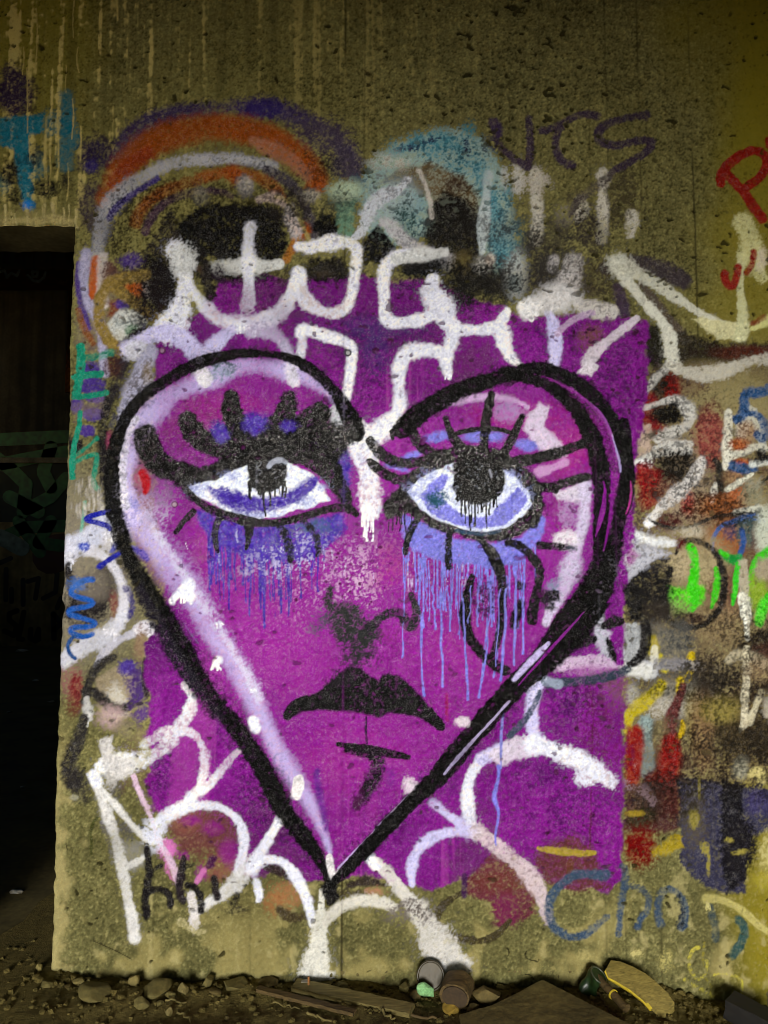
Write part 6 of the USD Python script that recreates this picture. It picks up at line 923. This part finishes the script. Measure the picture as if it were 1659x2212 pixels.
# wide sheet, lower right
def plate(outline, tile, p0, n, th, mat, name, label, cat, bend=None, parent=None):
    n = np.array(n, float); n /= np.linalg.norm(n); pts = []
    for u, v in conv(tile, outline)[:, :2]:
        r = ray(u, v); pts.append(CAM + r * (np.dot(p0 - CAM, n) / np.dot(r, n)))
    pts = np.array(pts); o = pts[0]; ex = pts[1] - o; ex -= n * np.dot(ex, n); ex /= np.linalg.norm(ex); ey = np.cross(n, ex); q = np.c_[(pts - o) @ ex, (pts - o) @ ey]
    m = trimesh.creation.extrude_polygon(Polygon(q).buffer(.004).buffer(-.002), th, engine='earcut'); m = m.subdivide_to_size(.03); v = m.vertices
    c = q.mean(0); up = v[:, 2] - th + (0 if bend is None else bend(v[:, :2] - c)) + (meshkit.fbm(np.c_[v[:, :2] * 30, v[:, 2] * 0], 3) - .5) * .005
    m.vertices = o + np.outer(v[:, 0], ex) + np.outer(v[:, 1], ey) + np.outer(up, n)
    return obj(name, m, mat, parent, 25) if parent is not None else tag(obj(name, m, mat, smooth=25), label, cat)
g0 = G3((2, 3), 300, 1560, .03); M_DUST0 = conc('dust_on_board', (90, 81, 44), scale=38, var=.45, bump=.55)
plate([(200, 1372), (330, 1440), (560, 1560), (800, 1680), (760, 1800), (-300, 1800), (-340, 1600), (-130, 1540), (20, 1470)], (2, 3), g0, (-.08, -.10, 1), .022, M_DUST0, 'wide_board', 'wide dusty sheet of board lying in the lower right foreground', 'board')
g1 = G3((2, 3), 1000, 1600, .015)
bp = thing('curved_bark_slab', 'long curved slab with rounded ends and yellow edge leaning at the wall foot', 'bark slab', loc=(0, 0, 0))
M_DUST = conc('dusty_surface', (92, 83, 45), scale=45, var=.45, bump=.5)
nrm = np.array([-.35, -.75, .75])
OUT = [(640, 1242), (700, 1250), (780, 1285), (860, 1330), (940, 1395), (1010, 1465), (1048, 1520), (1045, 1560), (1005, 1603), (960, 1612), (915, 1570), (850, 1500), (770, 1435), (690, 1385), (625, 1350), (610, 1310)]
plate(OUT, (2, 3), g1, nrm, .02, M_BARK, 'slab', '', '', lambda q: -1.6 * q[:, 1] ** 2, bp)
plate([(612, 1300), (640, 1345), (700, 1385), (780, 1435), (860, 1500), (905, 1556), (890, 1562), (840, 1505), (765, 1447), (690, 1400), (622, 1362), (603, 1320)], (2, 3), g1 - nrm / np.linalg.norm(nrm) * .004, nrm, .018, M_YEL, 'split_edge', '', '', None, bp)
def tube(a, b, r0, r1, seed=0, nseg=10, sides=9, sag=0.0, wob=.004):
    r = np.random.default_rng(seed); t = np.linspace(0, 1, nseg + 1); c = a + np.outer(t, b - a) + np.c_[r.normal(size=nseg + 1), r.normal(size=nseg + 1), r.normal(size=nseg + 1)] * wob; M = frame_to(a, b); an = np.linspace(0, 2 * math.pi, sides, endpoint=False); rr = r0 + (r1 - r0) * t
    v = np.vstack([c[i] + rr[i] * (np.outer(np.cos(an), M[:3, 1]) + np.outer(np.sin(an), M[:3, 2])) for i in range(nseg + 1)] + [c[:1], c[-1:]]); f = []
    for i in range(nseg):
        for k in range(sides): f.append((i * sides + k, i * sides + (k + 1) % sides, (i + 1) * sides + (k + 1) % sides)); f.append((i * sides + k, (i + 1) * sides + (k + 1) % sides, (i + 1) * sides + k))
    n0 = (nseg + 1) * sides
    for k in range(sides): f.append((n0, (k + 1) % sides, k)); f.append((n0 + 1, nseg * sides + k, nseg * sides + (k + 1) % sides))
    return trimesh.Trimesh(v, f, process=False)
cp = thing('cane', 'short dark cane with a yellow node leaning beside the green tin', 'cane')
a_ = G3((2, 3), 740, 1560, .02); b_ = on_plane_y(*conv((2, 3), [(505, 1300)])[0], -.03)
obj('stalk', tube(a_, b_, .017, .013, 3, wob=.001), M_DARKW, cp, 50); mid_ = a_ + (b_ - a_) * .33; obj('node', tube(mid_, mid_ + (b_ - a_) * .03, .019, .019, 1, 2, 10, wob=0), M_YEL, cp, 50)
# green crushed tin
q = G3((2, 3), 520, 1460, 0); k = size_at(q); gt = thing('crushed_tin', 'crushed dark green tin beside the leaning cane', 'tin', loc=q)
m = trimesh.creation.cylinder(radius=.034, height=.085, sections=28); m = m.subdivide_to_size(.012); m.merge_vertices(); v = m.vertices; ang = np.arctan2(v[:, 1], v[:, 0])
v[:, :2] *= (1 + .22 * np.sin(3 * ang + v[:, 2] * 60))[:, None] * (1 - .25 * np.exp(-(v[:, 2] / .02) ** 2))[:, None]; m.vertices = v; m.apply_transform(trimesh.transformations.euler_matrix(.5, .4, .3)); m.apply_translation((0, -.01, .045)); obj('body', m, flat('green_tin', (26, 44, 20), .35, .4, 50), gt, 40)
rm = trimesh.creation.torus(major_radius=.033, minor_radius=.003, major_sections=28, minor_sections=8); rm.apply_translation((0, 0, .043)); rm.apply_transform(trimesh.transformations.euler_matrix(.5, .4, .3)); rm.apply_translation((0, -.01, .045)); obj('rim', rm, flat('tin_rim', (60, 66, 50), .35), gt, 40)
# dark beam end, far right
a_ = G3((2, 3), 1400, 1590, .02); b_ = G3((2, 3), 1800, 1800, .02)
board('charred_beam', a_, b_, .09, .07, flat('char', (16, 14, 10), .8, .4), 'short black charred beam in the lower right corner', 'beam', 5)
# sawn log end, round lid, pale green shard
q = G3((1, 3), 1275, 1490, 0); q[1] = min(q[1], -.10); q[2] = float(ground_z(q[0], q[1])); lg = thing('sawn_log', 'short dark log with its sawn end facing out below the right half', 'log', loc=q)
ax = np.array([.25, .9, .1]); m = tube(np.array([0, -.06, .052]), np.array([0, -.06, .052]) + ax * .09, .056, .06, 8, 8, 22, wob=.001); m.vertices[:, 2] *= .86; m.vertices += (meshkit.noise(m.vertices * 60)[:, None] - .5) * .006; obj('bark', m, M_DARKW, lg, 40)
e = trimesh.creation.cylinder(radius=.047, height=.006, sections=24); e.apply_transform(trimesh.geometry.align_vectors([0, 0, 1], ax / np.linalg.norm(ax))); e.vertices[:, 2] *= .86; e.apply_translation(np.array([0, -.063, .045])); obj('sawn_face', e, flat('sawn_wood', (52, 39, 19), .8, .3, 90), lg, 30)
pl = on_plane_y(*conv((1, 3), [(1130, 1345)])[0], -.045); ld = thing('round_lid', 'round brown lid standing on edge against the wall', 'lid', loc=pl)
e = trimesh.creation.cylinder(radius=.051, height=.010, sections=40); R = trimesh.transformations.euler_matrix(math.radians(74), 0, .1); e.apply_transform(R); obj('disc', e, flat('brown_plastic', (58, 51, 26), .45, .15), ld, 30)
e = trimesh.creation.torus(major_radius=.050, minor_radius=.005, major_sections=40, minor_sections=10); e.apply_translation((0, 0, .005)); e.apply_transform(R); obj('rim', e, flat('brown_rim', (44, 38, 19), .4, .15), ld, 40)
q = G3((1, 3), 1105, 1480, .0); q[1] = min(q[1], -.09); sg = stone_mesh(.092, .058, .035, 93, .7); sg.apply_transform(trimesh.transformations.euler_matrix(.2, .5, .3)); sg.vertices += q + [0, -.01, .045]
tag(obj('foam_chunk', sg, flat('pale_green_foam', (118, 168, 112), .85, .35, 120, .8), smooth=40), 'bright pale green chunk in front of the round lid', 'foam chunk')
q = G3((1, 3), 412, 1450, .012); e = trimesh.creation.torus(major_radius=.015, minor_radius=.003, major_sections=28, minor_sections=8); e.apply_translation(q); tag(obj('metal_ring', e, M_DARKW, smooth=40), 'small dark ring lying on the long board', 'ring')
q = G3((1, 3), 320, 1425, .014); e = rough_box(.03, .02, .03, 4); e.apply_translation(q + [0, 0, .012]); tag(obj('grey_scrap', e, flat('grey_scrap', (120, 116, 104), .6, .4), smooth=30), 'small grey scrap at the left end of the long board', 'scrap')
# twigs
for i, (tl, x0, y0, x1, y1, w, lab) in enumerate((((0, 3), 1080, 1505, 1215, 1518, .004, 'thin straight twig below the palest round stone'), ((0, 3), 1160, 1580, 1245, 1640, .004, 'dark twig in the dirt below the pale shard'), ((1, 3), 330, 1590, 490, 1640, .005, 'pale twig in front of the thin lath'), ((1, 3), 800, 1560, 905, 1632, .006, 'pale split twig in front of the long board'), ((1, 3), 100, 1520, 280, 1555, .004, 'brown twig left of the pale front twig'),
    ((1, 3), 960, 1590, 1200, 1625, .006, 'dark stick across the end of the long board'), ((1, 3), 1350, 1560, 1500, 1630, .007, 'crooked dark stick below the crumbly heap'), ((1, 3), 1390, 1400, 1560, 1590, .006, 'thin dark stick leaning on the crumbly heap'), ((2, 3), 560, 1470, 640, 1580, .005, 'thin twig under the leaning cane'))):
    tag(obj('twig', tube(G3(tl, x0, y0, .008), G3(tl, x1, y1, .008), w, w * .6, 40 + i, 8, 7, wob=.004), M_DARKW if 'pale' not in lab else M_STONE[1], smooth=50), lab, 'twig')
# sheet in the outline of the sunlit floor patch, light put into its colour
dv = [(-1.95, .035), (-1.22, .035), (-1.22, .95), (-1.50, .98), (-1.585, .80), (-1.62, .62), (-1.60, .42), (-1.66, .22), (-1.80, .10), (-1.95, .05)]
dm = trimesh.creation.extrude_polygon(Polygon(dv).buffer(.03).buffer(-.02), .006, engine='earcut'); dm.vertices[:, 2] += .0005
tag(obj('sunlit_floor_patch', dm, M_SOIL, smooth=False), kind='structure')
# litter on the hall floor
for i, (tl, x, y, s) in enumerate((((0, 2), 145, 905, .20), ((0, 2), 230, 1095, .10), ((0, 2), 330, 1232, .07), ((0, 2), 60, 1300, .05), ((0, 3), 150, 125, .04), ((0, 3), 115, 808, .06))):
    r = ray(*conv(tl, [(x, y)])[0]); p = CAM + r * (-CAM[2] / r[2]); m = stone_mesh(s * 1.3, s * .35, s, 300 + i, .8); m.vertices += p + [0, 0, s * .1]
    tag(obj('litter_scrap', m, flat(f'litter_{"abcdef"[i]}', (170, 170, 160), .6), smooth=40), ['farthest pale scrap on the dark hall floor', 'second farthest pale scrap on the dark hall floor', 'pale scrap close beside the wall edge on the hall floor', 'small scrap at the left margin of the hall floor', 'pale crumb half way along the hall floor', 'flat scrap nearest the opening on the hall floor'][i], 'scrap')
# gravel and crumbs nobody could count
gr = random.Random(9); ms = []
pro = [stone_mesh(1, .8, 1, s, .8) for s in range(4)]
pro = [trimesh.creation.box((1.6, 1.3, 1.1)).subdivide().subdivide() if k % 2 else trimesh.creation.icosphere(subdivisions=1) for k in range(4)]
for s, m in enumerate(pro): m.vertices *= 1 + .5 * (meshkit.noise(m.vertices * 2 + s * 7)[:, None] - .5)
for i in range(3000):
    x = gr.uniform(-1.9, 1.9); y = -abs(gr.gauss(0, .12)) - .015 if gr.random() < .5 else -gr.uniform(.02, .75)
    if x < EDGE_X and gr.random() < .5: y = gr.uniform(0.0, .25)
    s = gr.choice((.0025, .003, .0035, .004, .005, .007, .011)) * gr.uniform(.7, 1.4); m = pro[i % 4].copy(); m.apply_transform(trimesh.transformations.euler_matrix(gr.uniform(0, 6), gr.uniform(0, 6), gr.uniform(0, 6))); m.vertices *= [s, s, s * .7]
    z = float(ground_z(x, y)) if y < 0 else 0.0; m.vertices += [x, y, z + s * .25]; ms.append(m)
tag(obj('gravel', cat_(ms), M_SOIL, smooth=False), 'loose crumbs and grit scattered over the dirt at the wall foot', 'gravel', kind='stuff')
